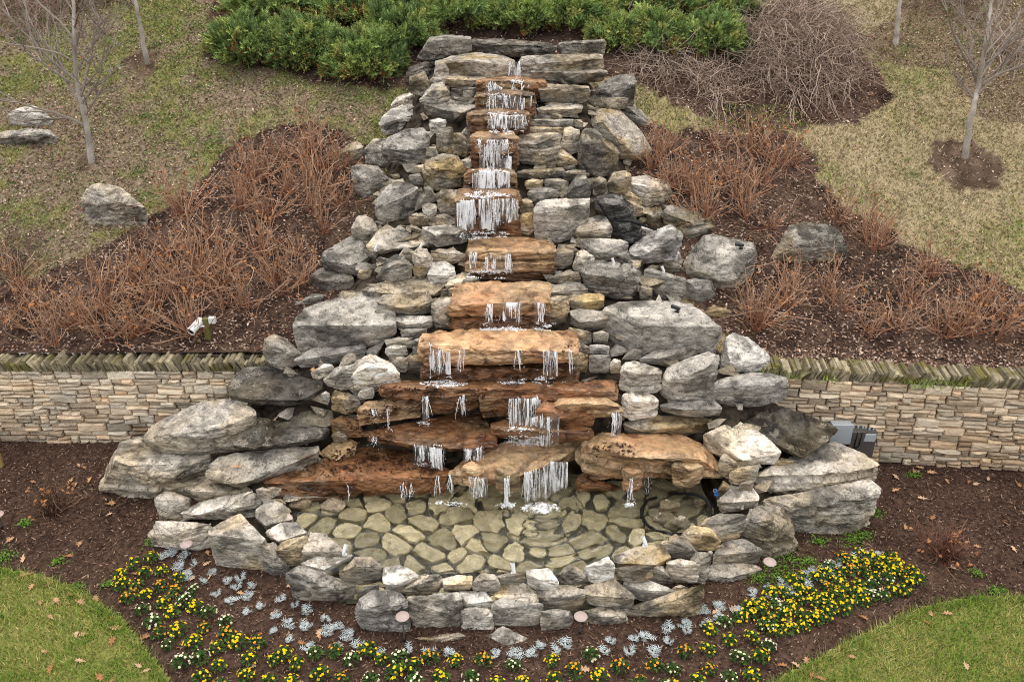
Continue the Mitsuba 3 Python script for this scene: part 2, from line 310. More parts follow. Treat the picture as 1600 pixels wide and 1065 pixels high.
# bark, leaf litter and thin grass on the slope
HV = sg.box(-11, 9.3, 11, 20.5)
def hz(x, y): return hill_surface(x, y)
mb = MB(); mb2 = MB(); mb3 = MB()
x, y = rng.uniform(-14, 14, 320000), 9.4 + 11 * rng.random(320000) ** 1.15
ok = (y > wall_y(x) + 0.2) & (np.abs(x) < 0.64 * y * 1.13 + 3.5) & ~((np.abs(x) < 1.0) & (y < 14))
x, y = x[ok], y[ok]; zn = hill_zone(x, y); n = len(x)
bed = zn['bed'] | zn['bram']; n1 = nz(x, y, 0.9, 21) + 0.5 * (nz(x, y, 1.6, 23) - 0.5)
r = rng.random(n)
leafy_p = np.where(zn['jun'], .45, np.where(bed, 0.95, np.where(zn['right'], 0.07, 0.62 - 0.40 * ss(.36, .60, n1 + .7 * (nz(x, y, 4.5, 27) - .5)))))
leafy_p = np.where(zn['top'], .5, np.where(zn['ring'], 0.12, leafy_p))
lf = r < leafy_p
bark = lf & bed & (rng.random(n) < 0.52 + .3 * (nz(x, y, 1.1, 29) - .5))
leaf = lf & ~bark
P = np.stack([x, y, hz(x, y)], -1)
k = bark.sum()
quads_scatter(mb, P[bark] + [0, 0, .012], rng.gamma(4, 0.011, k) + .015, rng.uniform(.008, .02, k), rng.uniform(0, 6.3, k), rng.normal(0.1, .4, k), rng.normal(0, .5, k), pick(rng, [(0.06, .036, .027), (.12, .072, .053), (.03, .02, .016), (.24, .145, .10), (.40, .28, .205)], k, [.25, .27, .14, .20, .14]))
mb.put('bark_litter', label='dark bark mulch in the shrub beds on the slope', cat='mulch', kind='stuff')
k = leaf.sum(); onright = zn['right'][leaf] & ~bed[leaf]
lc = pick(rng, [(.25, .16, .125), (.38, .27, .21), (.14, .085, .06), (.55, .43, .35), (.34, .165, .09)], k, [.32, .26, .18, .19, .05])
quads_scatter(mb2, P[leaf] + [0, 0, .015], rng.uniform(.03, .07, k), rng.uniform(.016, .036, k), rng.uniform(0, 6.3, k), rng.normal(0, .4, k), rng.normal(0, .5, k), lc, bend=.12)
mb2.put('leaf_litter', label='brown fallen leaves scattered over the slope', cat='leaf litter', kind='stuff')
gr = ~lf & ~zn['jun'] & (~zn['ring'] | (rng.random(n) < .12)) & (~bed | (rng.random(n) < .1)); Pg = P[gr]
k = gr.sum(); rt = zn['right'][gr]; m = 3
Pm = np.repeat(Pg, m, 0) + np.concatenate([rng.normal(0, .035, (k * m, 2)), np.zeros((k * m, 1))], 1)
Pm[:, 2] = hz(Pm[:, 0], Pm[:, 1]) - .004
q = np.repeat(ss(.40, .60, nz(Pg[:, 0], Pg[:, 1], 0.9, 21)), m)
green = pick(rng, [(.13, .18, .05), (.18, .24, .08), (.10, .15, .04), (.27, .26, .08)], k * m); tan = pick(rng, [(.46, .37, .24), (.36, .29, .175), (.54, .45, .31), (.31, .27, .125)], k * m)
pg = np.where(np.repeat(rt, m), 0.10 + 0.42 * q, 0.80 - .25 * (1 - q))
col = np.where((rng.random(k * m) < pg)[:, None], green, tan)
blades(mb3, Pm, rng.uniform(.02, .06, k * m), rng.uniform(.010, .02, k * m), col * (.7 + .6 * rng.random((k * m, 1))), rng, 1.1)
spots = [(rng.uniform(-9.5, -1.6), rng.uniform(10.6, 19)) for _ in range(620)] + [(rng.uniform(1.6, 10), rng.uniform(10.6, 19)) for _ in range(200)]
for cx, cy in spots:                                     # clover and fresh grass in small tufts
    z = hill_zone(np.array([cx]), np.array([cy]))
    if (z['bed'] | z['jun'] | z['bram'] | z['ring'])[0] and rng.random() < .97: continue
    if float(nz(cx, cy, .9, 21)) + .5 * (rng.random() - .5) < .46: continue
    k = int(rng.uniform(25, 110)); sp = rng.uniform(.05, .2)
    x, y = cx + rng.normal(0, sp * 1.3, k), cy + rng.normal(0, sp, k)
    quads_scatter(mb3, np.stack([x, y, hz(x, y) + rng.uniform(.005, .035, k)], -1), rng.uniform(.02, .05, k), rng.uniform(.012, .024, k), rng.uniform(0, 6.3, k), rng.normal(.2, .4, k), rng.normal(0, .5, k), pick(rng, [(.12, .22, .05), (.18, .29, .07), (.22, .30, .09), (.10, .17, .05)], k))
x, y = sample(RIGHT_BED.buffer(.55).difference(RIGHT_BED.buffer(-.05)).intersection(HV), 9000, rng)   # greener rim of the right lawn
k = (x > 3.0) & (rng.random(len(x)) < ss(.42, .6, nz(x, y, 1.3, 33))); x, y = x[k], y[k]
blades(mb3, np.stack([x, y, hz(x, y) - .004], -1), rng.uniform(.03, .07, len(x)), rng.uniform(.010, .02, len(x)), pick(rng, [(.17, .25, .05), (.27, .32, .07), (.13, .20, .05)], len(x)), rng, 1.0)
mb3.put('slope_grass', 'tinted', label='thin patchy winter grass and clover on the slope', cat='grass', kind='stuff')

# ------------------------------------------------------------------ retaining walls
def block(w, h, d, rng, r=0.012):
    'a stone: x 0..w, z 0..h, front at y=-d..; chamfered rim, slightly uneven face'
    j = lambda s: rng.uniform(-s, s) * 2
    o = [(j(.004), j(.003)), (w + j(.004), j(.003)), (w + j(.004), h + j(.003)), (j(.004), h + j(.003))]
    cx, cz = w / 2, h / 2
    v = [(x, 0.09, z) for x, z in o] + [(x, -d + r * 1.2, z) for x, z in o] + [(x + np.sign(cx - x) * r, -d + j(.006), z + np.sign(cz - z) * min(r, h * .25)) for x, z in o] + [(cx + j(w * .15), -d - abs(j(.008)), cz + j(h * .15))]
    f = []
    for a in range(4):
        b = (a + 1) % 4
        f += [(a, b, 4 + b), (a, 4 + b, 4 + a), (4 + a, 4 + b, 8 + b), (4 + a, 8 + b, 8 + a), (8 + a, 8 + b, 12)]
    return np.array(v), np.array(f)
def wall(name, label, p0, p1, vis, height, seed, tones, lean):
    rng = np.random.default_rng(seed)
    root = thing(name, label, 'wall')
    p0, p1 = np.array(p0), np.array(p1); L = np.linalg.norm(p1 - p0); ux = np.append((p1 - p0) / L, 0)
    M = np.array([ux, [-ux[1], ux[0], 0], [0, 0, 1]])          # rows: along, into the hill, up
    place = lambda v, a, z: np.append(p0, 0) + (np.asarray(v) + [a, 0, z]) @ M
    bx = trimesh.creation.box(bounds=[[0, 0.035, -0.1], [L, 0.24, height - 0.01]])
    put('wall_core', (place(bx.vertices, 0, 0), bx.faces), 'mortar', root)
    # courses: bands of one or two rows
    cells = []
    z = 0.0
    while z < height - 0.02:
        hb = min(rng.uniform(0.075, 0.14), height - z)
        if height - z - hb < 0.05: hb = height - z
        a = 0.0
        while a < L:
            w = min(rng.uniform(0.10, 0.40), L - a)
            if L - a - w < .08: w = L - a
            if hb > .085 and rng.random() < 0.74:
                s = hb * rng.uniform(.36, .64); b = w * rng.uniform(.35, .65)
                if w > .24 and rng.random() < .4: cells += [(a, z, b, s), (a + b, z, w - b, s), (a, z + s, w, hb - s)]
                elif w > .24 and rng.random() < .5: cells += [(a, z, w, s), (a, z + s, b, hb - s), (a + b, z + s, w - b, hb - s)]
                else: cells += [(a, z, w, s), (a, z + s, w, hb - s)]
            else: cells.append((a, z, w, hb))
            a += w
        z += hb
    far = []; n = 0
    order = sorted(cells, key=lambda c: -c[2] * c[3])
    for a, z, w, h in order:
        bv, bf = block(w - rng.uniform(.008, .016), h - rng.uniform(.007, .014), rng.uniform(.004, .06), rng, .015)
        bv = place(bv + [0, 0, 0] + np.array([0, 0, 1]) * (bv[:, :1] / max(w, .1) - .5) * rng.normal(0, .006), a + .004, z + .003 + .02 * (float(nz(a, z, 1.3, seed)) - .5))
        t = tones[0] + (tones[1] - tones[0]) * rng.random() ** 1.2 * (1 if rng.random() < .8 else 1.25)
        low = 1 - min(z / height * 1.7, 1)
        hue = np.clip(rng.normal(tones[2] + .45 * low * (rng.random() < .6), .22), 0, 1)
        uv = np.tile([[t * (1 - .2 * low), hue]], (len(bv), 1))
        mid = p0[0] + ux[0] * (a + w / 2)
        if vis[0] < mid < vis[1] and n < 299:
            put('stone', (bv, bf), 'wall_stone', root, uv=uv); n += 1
        else: far.append((bv, bf, uv))
    if far:
        k = 0; V, Fc, U = [], [], []
        for bv, bf, uv in far: V.append(bv); Fc.append(bf + k); U.append(uv); k += len(bv)
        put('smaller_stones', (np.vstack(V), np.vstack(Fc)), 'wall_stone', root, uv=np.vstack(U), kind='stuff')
    a = 0.0; far = []
    while a < L - .03:
        w = rng.uniform(.022, .066); hh = rng.uniform(.10, .18)
        bv, bf = block(w - .006, hh, rng.uniform(.02, .055), rng, .006)
        bv = bv + [-w / 2, 0, 0]
        bv[:, 1] = np.where(bv[:, 1] > .05, .26, bv[:, 1])
        ang = lean * rng.normal(.36, .17)
        bv = np.stack([bv[:, 0] + np.tan(ang) * bv[:, 2], bv[:, 1], bv[:, 2]], -1)
        bv = place(bv, a + w / 2, height)
        uv = np.tile([[rng.uniform(.35, 1.15), rng.random()]], (len(bv), 1))
        mid = p0[0] + ux[0] * a
        if vis[0] < mid < vis[1]: put('coping_slate', (bv, bf), 'coping_slate', root, uv=uv)
        else: far.append((bv, bf, uv))
        a += w
    k = 0; V, Fc, U = [], [], []
    for bv, bf, uv in far: V.append(bv); Fc.append(bf + k); U.append(uv); k += len(bv)
    put('coping_beyond', (np.vstack(V), np.vstack(Fc)), 'coping_slate', root, uv=np.vstack(U), kind='stuff')
wall('retaining_wall', 'pale tan dry stacked stone retaining wall with a mossy slate coping, left of the rockwork', (-12, 10.13), (-2.7, 10.13), (-7.45, -3.0), 1.17, 7, (.48, 1.02, .25), -1)
wall('retaining_wall', 'tan brown dry stacked stone retaining wall with upright slate coping, right of the rockwork', (2.9, 9.848), (12, 8.94), (2.8, 7.2), 1.27, 8, (.40, .90, .48), 1)

# ------------------------------------------------------------------ rocks
# ROCKDATA BEGIN
ROCKS = [  # kind, name, tone, warmth, wetness, label, "top rim / front edge / foot" corners in world centimetres
('b', 'boulder', 0.3, 0.15, 0, 'dark grey pitted cap boulder at the left of the cascade head under the junipers', '-163,1550,431 -152,1572,447 -143,1587,459 -114,1602,460 -72,1550,465/-163,1545,431 -139,1526,462 -106,1519,466 -72,1545,462/-163,1544,429 -134,1521,431 -100,1520,440 -72,1544,440'),
('b', 'slab', 0.27, 0.15, 0, 'long dark lintel slab capping the middle of the cascade head', '-72,1575,453 -68,1599,454 -22,1599,454 33,1584,453 62,1563,452 74,1540,451/-71,1568,453 -22,1575,453 33,1563,452 72,1537,451/-68,1570,440 -41,1574,433 0,1571,431 44,1557,435 67,1542,445 73,1538,449'),
('b', 'boulder', 0.46, 0.12, 0, 'light grey cap boulder with a brown band, right end of the cap row', '80,1548,455 90,1557,456 121,1571,455 159,1550,460 161,1548,456/81,1546,453 107,1536,458 125,1535,457 160,1547,454/81,1545,438 90,1541,434 119,1534,435 144,1538,439 159,1545,446'),
('b', 'boulder', 0.42, 0.5, 0, 'buff stained backing boulder left of the top water spout', '-124,1454,442 -98,1496,443 -57,1519,444 -14,1480,446 3,1454,443/-124,1446,437 -94,1423,445 -53,1413,448 -14,1431,440 3,1446,433/-116,1437,428 -67,1413,429 -37,1416,420 -2,1440,414'),
('b', 'boulder', 0.4, 0.4, 0, 'buff backing boulder right of the top water spout', '14,1443,451 48,1476,448 101,1486,446 147,1442,455/14,1436,438 47,1419,445 96,1415,448 147,1437,449/13,1436,415 30,1425,418 80,1412,430 147,1436,437'),
('b', 'slab', 0.47, 0.3, 0, 'tan flat slab on the left bank just below the top spout', '-117,1427,424 -107,1457,425 -69,1460,425 -45,1450,424/-116,1416,423 -87,1399,423 -53,1399,423 -44,1420,423/-113,1415,419 -97,1406,413 -67,1400,411 -47,1414,413 -42,1421,417'),
('b', 'slab', 0.36, 0.2, 0, 'long grey slab, topmost of the stack on the right bank by the top spout', '31,1425,432 41,1459,433 83,1464,433 134,1453,433 150,1425,432/32,1417,432 64,1417,432 113,1409,432 148,1409,432/33,1418,424 54,1418,416 87,1414,415 117,1410,420 144,1410,427 150,1410,431'),
('b', 'slab', 0.4, 0.3, 0, 'thick grey block second from the top in the right bank stack', '43,1381,415 53,1402,416 96,1399,415 119,1391,415/43,1368,414 79,1375,415 120,1375,415/46,1369,402 69,1374,396 106,1376,393 122,1376,400'),
('b', 'slab', 0.46, 0.35, 0, 'thin tan slab third from the top in the right bank stack', '38,1353,389 66,1381,390 100,1382,390 112,1372,389/39,1345,388 78,1350,388 109,1353,389/42,1346,385 65,1349,381 91,1352,380 108,1354,386'),
('m', 'stone', 0.35, 0.4, 0, '', '19,1341,387 29,1352,386 39,1341,386/19,1342,383 29,1336,385 39,1342,383/21,1339,377 29,1335,377 39,1341,379'),
('m', 'stone', 0.45, 0.3, 0, '', '58,1339,384 68,1350,382 78,1340,381/58,1340,381 68,1334,382 78,1339,379/60,1337,377 69,1333,376 78,1339,377'),
('m', 'stone', 0.4, 0.4, 0, '', '27,1330,377 62,1348,375 97,1330,377/27,1330,374 61,1321,377 97,1330,374/29,1328,369 64,1320,369 96,1329,369'),
('m', 'stone', 0.43, 0.3, 0, '', '19,1317,368 45,1332,367 79,1317,368/19,1318,366 45,1310,368 79,1318,365/21,1316,362 45,1309,362 78,1316,361'),
('m', 'stone', 0.4, 0.2, 0, '', '96,1322,379 105,1329,378 109,1322,375/96,1324,375 104,1320,376 109,1324,373/97,1322,369 103,1319,368 109,1323,370'),
('b', 'boulder', 0.42, 0.1, 0, 'grey tilted block leaning up to the right beside the right bank stack', '125,1449,386 137,1468,394 167,1496,409 189,1479,416 200,1457,419 204,1449,409/129,1438,388 159,1421,400 201,1441,409/129,1437,380 141,1427,372 164,1420,378 188,1429,392 203,1442,404'),
('m', 'stone', 0.33, 0.2, 0, '', '117,1418,391 145,1437,378 188,1418,392/117,1418,385 142,1408,381 188,1418,389/119,1416,376 149,1406,375 177,1411,378 188,1417,386'),
('b', 'boulder', 0.36, 0.35, 0, 'large brown grey boulder with a smooth sloping face, right edge of the upper cascade', '123,1367,364 136,1388,379 155,1412,376 175,1424,371 196,1415,352 217,1382,337 224,1367,327/123,1360,364 135,1346,376 160,1333,350 192,1337,322 222,1359,316/122,1360,363 132,1349,357 151,1335,332 175,1331,317 203,1342,309 222,1358,306'),
('m', 'stone', 0.38, 0.35, 0, '', '182,1443,373 201,1468,375 220,1468,353 233,1443,345/183,1441,364 196,1429,369 215,1429,353 233,1441,343/188,1435,351 216,1428,337 233,1440,339'),
('b', 'boulder', 0.33, 0.25, 0, 'dark pockmarked rounded boulder right of the upright tan slab', '101,1266,367 104,1271,378 123,1293,373 136,1295,360 154,1274,352 160,1260,344/100,1254,354 103,1251,362 119,1240,360 131,1239,353 151,1249,347 160,1257,341/99,1255,342 98,1256,329 112,1243,320 127,1238,315 149,1246,322 159,1255,336'),
('b', 'slab', 0.5, 0.45, 0, 'upright tan slab standing beside the upper right bank', '71,1281,349 79,1294,373 88,1299,374 102,1281,373/71,1281,348 78,1274,366 87,1272,366 102,1281,370/72,1278,348 86,1271,341 96,1274,344 102,1280,367'),
('m', 'stone', 0.5, 0.5, 0, '', '67,1263,340 72,1271,349 85,1278,340 97,1260,332/67,1259,336 71,1254,344 84,1251,341 98,1260,331/66,1259,328 75,1252,328 97,1259,330'),
('b', 'boulder', 0.37, 0.3, 0, 'big layered grey tan block overhanging the right side of the narrow falls', '-1,1283,347 9,1299,362 39,1323,359 75,1281,368/-1,1276,344 9,1267,355 37,1257,359 75,1277,361/-2,1276,336 12,1264,330 44,1256,330 64,1266,334 70,1271,350'),
('b', 'slab', 0.38, 0.3, 0, 'thin straight slab under the big layered block on the right bank', '3,1240,321 19,1251,323 74,1242,328 77,1240,324/3,1239,319 18,1233,324 74,1238,325 77,1239,321/9,1235,316 43,1229,316 74,1237,317'),
('m', 'stone', 0.42, 0.2, 0, '', '77,1244,329 93,1247,331/77,1246,326 93,1244,328/78,1243,322 95,1245,323'),
('m', 'stone', 0.4, 0.2, 0, '', '74,1235,323 90,1246,324 108,1237,326/74,1236,320 89,1231,324 108,1236,322/76,1235,316 110,1235,316'),
('m', 'stone', 0.46, 0.3, 0, '', '50,1250,333 64,1252,334/50,1252,330 64,1252,331/50,1251,327 65,1251,327'),
('m', 'stone', 0.48, 0.4, 0, '', '18,1220,314 31,1231,315 46,1220,316/18,1221,311 30,1216,315 46,1221,312/21,1218,308 44,1219,307'),
('m', 'stone', 0.38, 0.6, 0, '', '47,1218,318 68,1230,316 82,1218,315/47,1219,314 67,1213,316 83,1219,312/49,1217,309 73,1213,306 81,1217,308'),
('b', 'boulder', 0.38, 0.2, 0, 'small rounded grey boulder above the pale square block', '23,1200,305 30,1209,308 52,1216,308 66,1200,308/23,1199,300 30,1194,306 51,1191,308 67,1199,303/26,1196,292 42,1189,294 65,1197,295'),
('b', 'boulder', 0.44, 0.08, 0, 'grey wedge stone standing behind the pale square block', '75,1207,293 92,1229,320 107,1222,322 115,1207,312/75,1206,293 90,1194,317 105,1198,319 115,1206,310/78,1202,293 100,1194,295 114,1203,307'),
('b', 'boulder', 0.49, 0.15, 0, 'big pale grey square block on the right bank halfway up', '31,1140,305 41,1156,307 71,1161,308 108,1161,308/32,1130,304 69,1133,305 108,1147,306/31,1131,273 41,1132,258 66,1134,254 82,1138,261 94,1143,281 109,1148,289'),
('m', 'stone', 0.43, 0.5, 0, '', '12,1145,290 21,1156,290 31,1145,292/12,1146,281 20,1141,284 31,1146,283/12,1145,268 23,1140,265 31,1145,268'),
('m', 'stone', 0.43, 0.5, 0, '', '12,1175,301 21,1186,301 30,1176,298/12,1176,294 21,1171,297 30,1176,293/12,1175,284 24,1170,282 30,1175,285'),
('m', 'stone', 0.34, 0.3, 0, '', '117,1209,318 128,1222,322 137,1212,320/117,1210,310 127,1204,317 137,1209,313/119,1208,300 139,1209,299'),
('m', 'stone', 0.36, 0.4, 0, '', '139,1219,312 148,1231,325 166,1234,326 174,1219,324/140,1218,306 146,1211,320 164,1210,323 174,1218,316/141,1216,297 161,1208,306'),
('b', 'boulder', 0.5, 0.1, 0, 'pale upright stone at the upper left bank behind the tan flat slab', '-128,1415,421 -121,1426,442 -108,1426,445 -100,1415,437/-128,1415,420 -120,1409,435 -107,1409,440 -101,1415,436/-126,1412,418 -114,1406,417 -101,1413,433'),
('b', 'boulder', 0.36, 0.25, 0, 'grey brown squat boulder at the upper left edge below the junipers', '-166,1408,408 -163,1412,425 -140,1420,432 -132,1408,419/-166,1408,406 -162,1405,418 -138,1401,424 -132,1408,418/-163,1404,405 -141,1399,402 -132,1407,416'),
('b', 'boulder', 0.4, 0.2, 0, 'grey slanting stone between the two tan slabs of the upper left bank', '-146,1382,395 -128,1409,414 -110,1401,419 -98,1382,408/-146,1380,394 -124,1366,412 -108,1370,414 -98,1380,407/-142,1375,393 -118,1365,394 -104,1372,397 -98,1379,406'),
('b', 'boulder', 0.2, 0.15, 0, 'dark stone half hidden under the junipers left of the cascade head', '-181,1491,404 -174,1504,423 -158,1521,428 -129,1491,434/-181,1489,402 -172,1482,417 -153,1474,426 -129,1489,431/-180,1487,398 -162,1474,404 -137,1480,417 -129,1488,426'),
('m', 'stone', 0.34, 0.25, 0, '', '-96,1391,411 -81,1408,411 -50,1391,413/-97,1391,407 -79,1382,411 -50,1391,409/-95,1388,400 -76,1381,404 -50,1390,403'),
('b', 'boulder', 0.5, 0.45, 0, 'tan leaning stone at the upper left edge above the layered grey boulder', '-202,1451,370 -191,1471,381 -164,1458,394 -160,1451,383/-202,1450,369 -187,1439,381 -163,1445,390 -160,1450,382/-199,1446,368 -170,1439,373 -160,1449,380'),
('b', 'boulder', 0.43, 0.05, 0, 'grey layered boulder at the left edge of the upper cascade', '-210,1379,361 -201,1421,371 -180,1437,375 -153,1444,377 -143,1425,372/-208,1376,360 -190,1403,367 -142,1414,370/-208,1378,358 -187,1405,339 -152,1413,345 -142,1415,363'),
('b', 'slab', 0.43, 0.35, 0, 'large tan slab projecting on the left bank of the upper falls', '-138,1377,391 -121,1401,394 -88,1415,396 -64,1401,394 -52,1377,391/-137,1372,391 -108,1350,388 -78,1334,387 -53,1365,390/-132,1369,383 -119,1359,373 -92,1342,370 -70,1345,379 -53,1366,386'),
('m', 'stone', 0.4, 0.2, 0, '', '-80,1384,409 -70,1396,410 -60,1384,408/-80,1385,406 -69,1379,409 -60,1385,405/-78,1382,401 -61,1383,400'),
('m', 'stone', 0.52, 0.0, 0, '', '-127,1322,378 -114,1338,378 -100,1322,378/-127,1322,373 -112,1314,377 -100,1322,372/-126,1319,365 -103,1318,363'),
('m', 'stone', 0.33, 0.7, 0, '', '-113,1282,363 -111,1285,376 -88,1283,378 -87,1282,363/-114,1283,356 -111,1281,366 -88,1282,368 -88,1283,358/-104,1275,348 -93,1277,342 -88,1281,351'),
('m', 'stone', 0.37, 0.5, 0, '', '-92,1283,350 -88,1290,366 -77,1305,363 -64,1301,352 -52,1283,344/-92,1282,346 -87,1278,358 -75,1271,360 -63,1273,352 -52,1282,343/-89,1278,340 -69,1270,339 -52,1281,341'),
('b', 'boulder', 0.4, 0.1, 0, 'grey boulder with a pale top and dark stains on the left bank', '-196,1283,350 -188,1299,358 -162,1323,365 -135,1298,372 -125,1283,366/-195,1278,348 -168,1260,348 -143,1262,349 -126,1278,361/-194,1276,346 -175,1262,337 -148,1260,327 -133,1271,332 -126,1277,352'),
('b', 'boulder', 0.4, 0.2, 0, 'rounded grey boulder at the left edge behind the stained pale topped one', '-235,1354,324 -223,1377,335 -204,1386,334 -190,1372,312/-234,1351,322 -218,1339,333 -198,1335,332 -186,1341,314/-232,1347,317 -206,1333,305 -178,1350,301'),
('b', 'boulder', 0.46, 0.35, 0, 'low tan boulder at the far left of the upper cascade by the brown stems', '-278,1371,312 -267,1392,322 -253,1392,327 -237,1371,323/-278,1370,310 -262,1359,321 -248,1359,323 -237,1370,319/-278,1369,306 -256,1357,302 -244,1362,299 -237,1369,313'),
('b', 'boulder', 0.42, 0.45, 0, 'big tan stained boulder on the left bank beside the narrow falls', '-131,1232,324 -125,1242,339 -103,1266,342 -79,1245,346 -71,1232,336/-131,1229,321 -124,1222,332 -100,1212,338 -78,1221,338 -71,1229,331/-129,1226,316 -114,1214,302 -95,1211,308 -77,1221,314 -71,1228,322'),
('m', 'stone', 0.46, 0.55, 0, '', '-74,1243,339 -62,1257,341 -49,1243,342/-74,1243,331 -62,1236,337 -50,1243,334/-73,1240,319 -59,1235,319 -50,1242,322'),
('b', 'boulder', 0.42, 0.08, 0, 'large rounded grey boulder at the left edge halfway up the cascade', '-246,1298,313 -237,1320,310 -212,1330,304 -188,1298,290/-247,1296,296 -232,1284,300 -205,1280,302 -187,1296,288/-249,1295,267 -228,1279,264 -204,1280,276 -188,1295,284'),
('b', 'boulder', 0.4, 0.12, 0, 'rounded disc like grey boulder standing on edge, left bank', '-200,1199,284 -193,1212,298 -180,1232,306 -151,1221,312 -136,1200,311/-199,1195,283 -180,1181,293 -156,1179,303 -135,1194,312/-200,1194,280 -186,1182,265 -160,1177,272 -145,1184,285 -135,1194,298'),
('m', 'stone', 0.4, 0.5, 0, '', '-106,1182,306 -100,1195,311 -78,1193,310 -72,1182,302/-107,1182,301 -98,1175,304 -78,1176,303 -72,1182,298/-105,1179,293 -99,1174,282 -78,1175,282 -72,1181,293'),
('m', 'stone', 0.55, 0.2, 0, '', '-129,1176,292 -121,1188,293 -108,1178,294/-129,1176,288 -119,1170,293 -108,1175,291/-128,1174,284 -117,1169,282 -107,1175,284'),
('m', 'stone', 0.4, 0.3, 0, '', '-129,1274,349 -114,1280,351 -110,1274,340/-129,1276,345 -113,1272,348 -111,1276,338/-128,1273,341 -113,1271,340 -111,1275,336'),
('m', 'stone', 0.4, 0.3, 0, '', '-143,1243,330 -131,1250,331 -126,1243,323/-143,1244,326 -130,1240,329 -126,1244,322/-142,1242,321 -130,1239,321 -126,1243,319'),
('m', 'stone', 0.4, 0.3, 0, '', '-151,1229,321 -136,1239,321 -130,1229,315/-151,1230,317 -135,1225,321 -130,1230,313/-150,1228,313 -135,1224,313 -130,1229,311'),
('m', 'stone', 0.4, 0.3, 0, '', '-175,1223,313 -161,1233,315 -154,1223,307/-176,1224,310 -159,1219,315 -154,1224,305/-174,1222,305 -160,1218,307 -154,1223,303'),
('m', 'stone', 0.4, 0.3, 0, '', '-140,1201,305 -131,1209,309 -125,1201,299/-140,1202,301 -130,1198,307 -125,1202,297/-139,1200,296 -131,1197,299 -125,1201,295'),
('m', 'stone', 0.4, 0.3, 0, '', '-126,1202,311 -119,1212,309 -110,1202,298/-126,1203,307 -118,1199,309 -110,1203,296/-125,1201,302 -118,1198,301 -110,1202,294'),
('m', 'stone', 0.4, 0.3, 0, '', '-107,1161,284 -93,1174,281 -75,1161,275/-107,1162,280 -92,1156,283 -75,1162,273/-106,1160,276 -92,1155,275 -75,1161,271'),
('m', 'stone', 0.4, 0.3, 0, '', '-143,1162,284 -135,1170,284 -128,1162,278/-143,1163,280 -134,1159,283 -129,1163,276/-142,1161,275 -134,1158,275 -129,1162,274'),
('b', 'boulder', 0.4, 0.05, 0, 'egg shaped grey boulder at the top left corner of the dark topped slab', '-233,1180,257 -225,1194,270 -214,1202,268 -199,1187,266 -195,1180,255/-232,1179,255 -217,1169,265 -206,1169,257 -195,1179,253/-232,1177,252 -219,1168,237 -212,1167,234 -200,1173,243 -195,1178,252'),
('b', 'slab', 0.36, 0.3, 0, 'wide dark topped slab on the left bank with two small white lamps on it', '-202,1126,250 -192,1173,256 -180,1196,259 -156,1206,260 -136,1201,260 -113,1163,255 -108,1143,252/-202,1124,250 -180,1117,249 -148,1125,250 -125,1128,250 -108,1141,252/-200,1124,244 -185,1120,241 -160,1123,245 -134,1128,247 -114,1137,242 -108,1142,248'),
('b', 'boulder', 0.38, 0.15, 0, 'grey ribbed boulder leaning under the dark topped slab', '-188,1085,218 -179,1102,234 -161,1114,244 -146,1100,247 -136,1085,240/-188,1083,218 -175,1073,236 -155,1068,248 -143,1074,246 -135,1082,240/-186,1080,218 -161,1067,224 -144,1073,227 -135,1082,237'),
('m', 'stone', 0.5, 0.1, 0, '', '-155,1101,248 -146,1112,256 -135,1101,251/-156,1102,245 -145,1096,255 -135,1102,246/-150,1096,243 -136,1101,237'),
('b', 'boulder', 0.5, 0.1, 0, 'pale grey cone shaped stone below the dark topped slab', '-134,1085,258 -127,1097,260 -116,1097,258 -108,1085,248/-134,1086,252 -126,1079,254 -115,1079,253 -108,1086,247/-134,1084,242 -126,1078,229 -114,1079,235 -108,1085,246'),
('m', 'stone', 0.38, 0.6, 0, '', '-134,1082,240 -127,1093,240 -114,1082,237/-135,1083,235 -125,1077,240 -115,1083,235/-134,1081,230 -125,1076,228 -115,1082,232'),
('b', 'boulder', 0.54, -0.1, 0, 'bluish white five sided block on the left bank', '-114,1070,232 -109,1099,239 -93,1102,239 -79,1089,236 -76,1074,233/-113,1069,232 -92,1068,232 -87,1085,236 -78,1085,236/-113,1070,231 -98,1069,230 -90,1079,218 -79,1086,224'),
('b', 'slab', 0.58, 0.3, 0, 'cream coloured flat slab beside the bluish white block at the water', '-90,1062,220 -79,1081,226 -69,1088,228 -58,1086,228/-90,1060,220 -70,1063,221 -65,1071,223 -58,1085,227/-90,1061,216 -71,1064,216 -65,1072,219 -59,1085,225'),
('b', 'boulder', 0.42, 0.12, 0, 'wide grey boulder with a pale flat front, left edge of the middle cascade', '-273,1152,224 -270,1160,230 -234,1189,242 -217,1173,240 -203,1152,224/-273,1148,223 -250,1132,223 -229,1129,220 -203,1148,224/-270,1144,216 -246,1129,218 -225,1129,204 -215,1136,201 -203,1147,212'),
('b', 'boulder', 0.36, 0.15, 0, 'square grey block resting on the left end of the big left boulder', '-289,1138,200 -280,1163,202 -259,1166,202 -240,1159,202 -227,1133,200/-288,1136,200 -271,1127,199 -247,1124,199 -227,1130,199/-286,1135,186 -284,1133,176 -261,1126,176 -237,1129,180 -226,1131,184'),
('m', 'stone', 0.36, 0.1, 0, '', '-319,1110,165 -307,1123,168 -287,1126,178 -267,1112,183/-320,1111,160 -303,1104,171 -282,1103,183 -267,1110,181/-318,1108,154 -298,1102,164 -281,1102,175 -266,1110,176'),
('b', 'boulder', 0.38, 0.03, 0, 'largest dark grey boulder on the left bank, above the end of the left wall', '-281,989,197 -274,1029,202 -244,1051,204 -209,1073,206 -177,1073,206 -158,1051,204/-282,995,199 -267,1018,201 -236,1001,199 -201,989,198 -167,991,199 -151,987,198/-285,996,174 -279,1011,147 -240,1002,162 -198,990,158 -169,992,166 -152,988,181'),
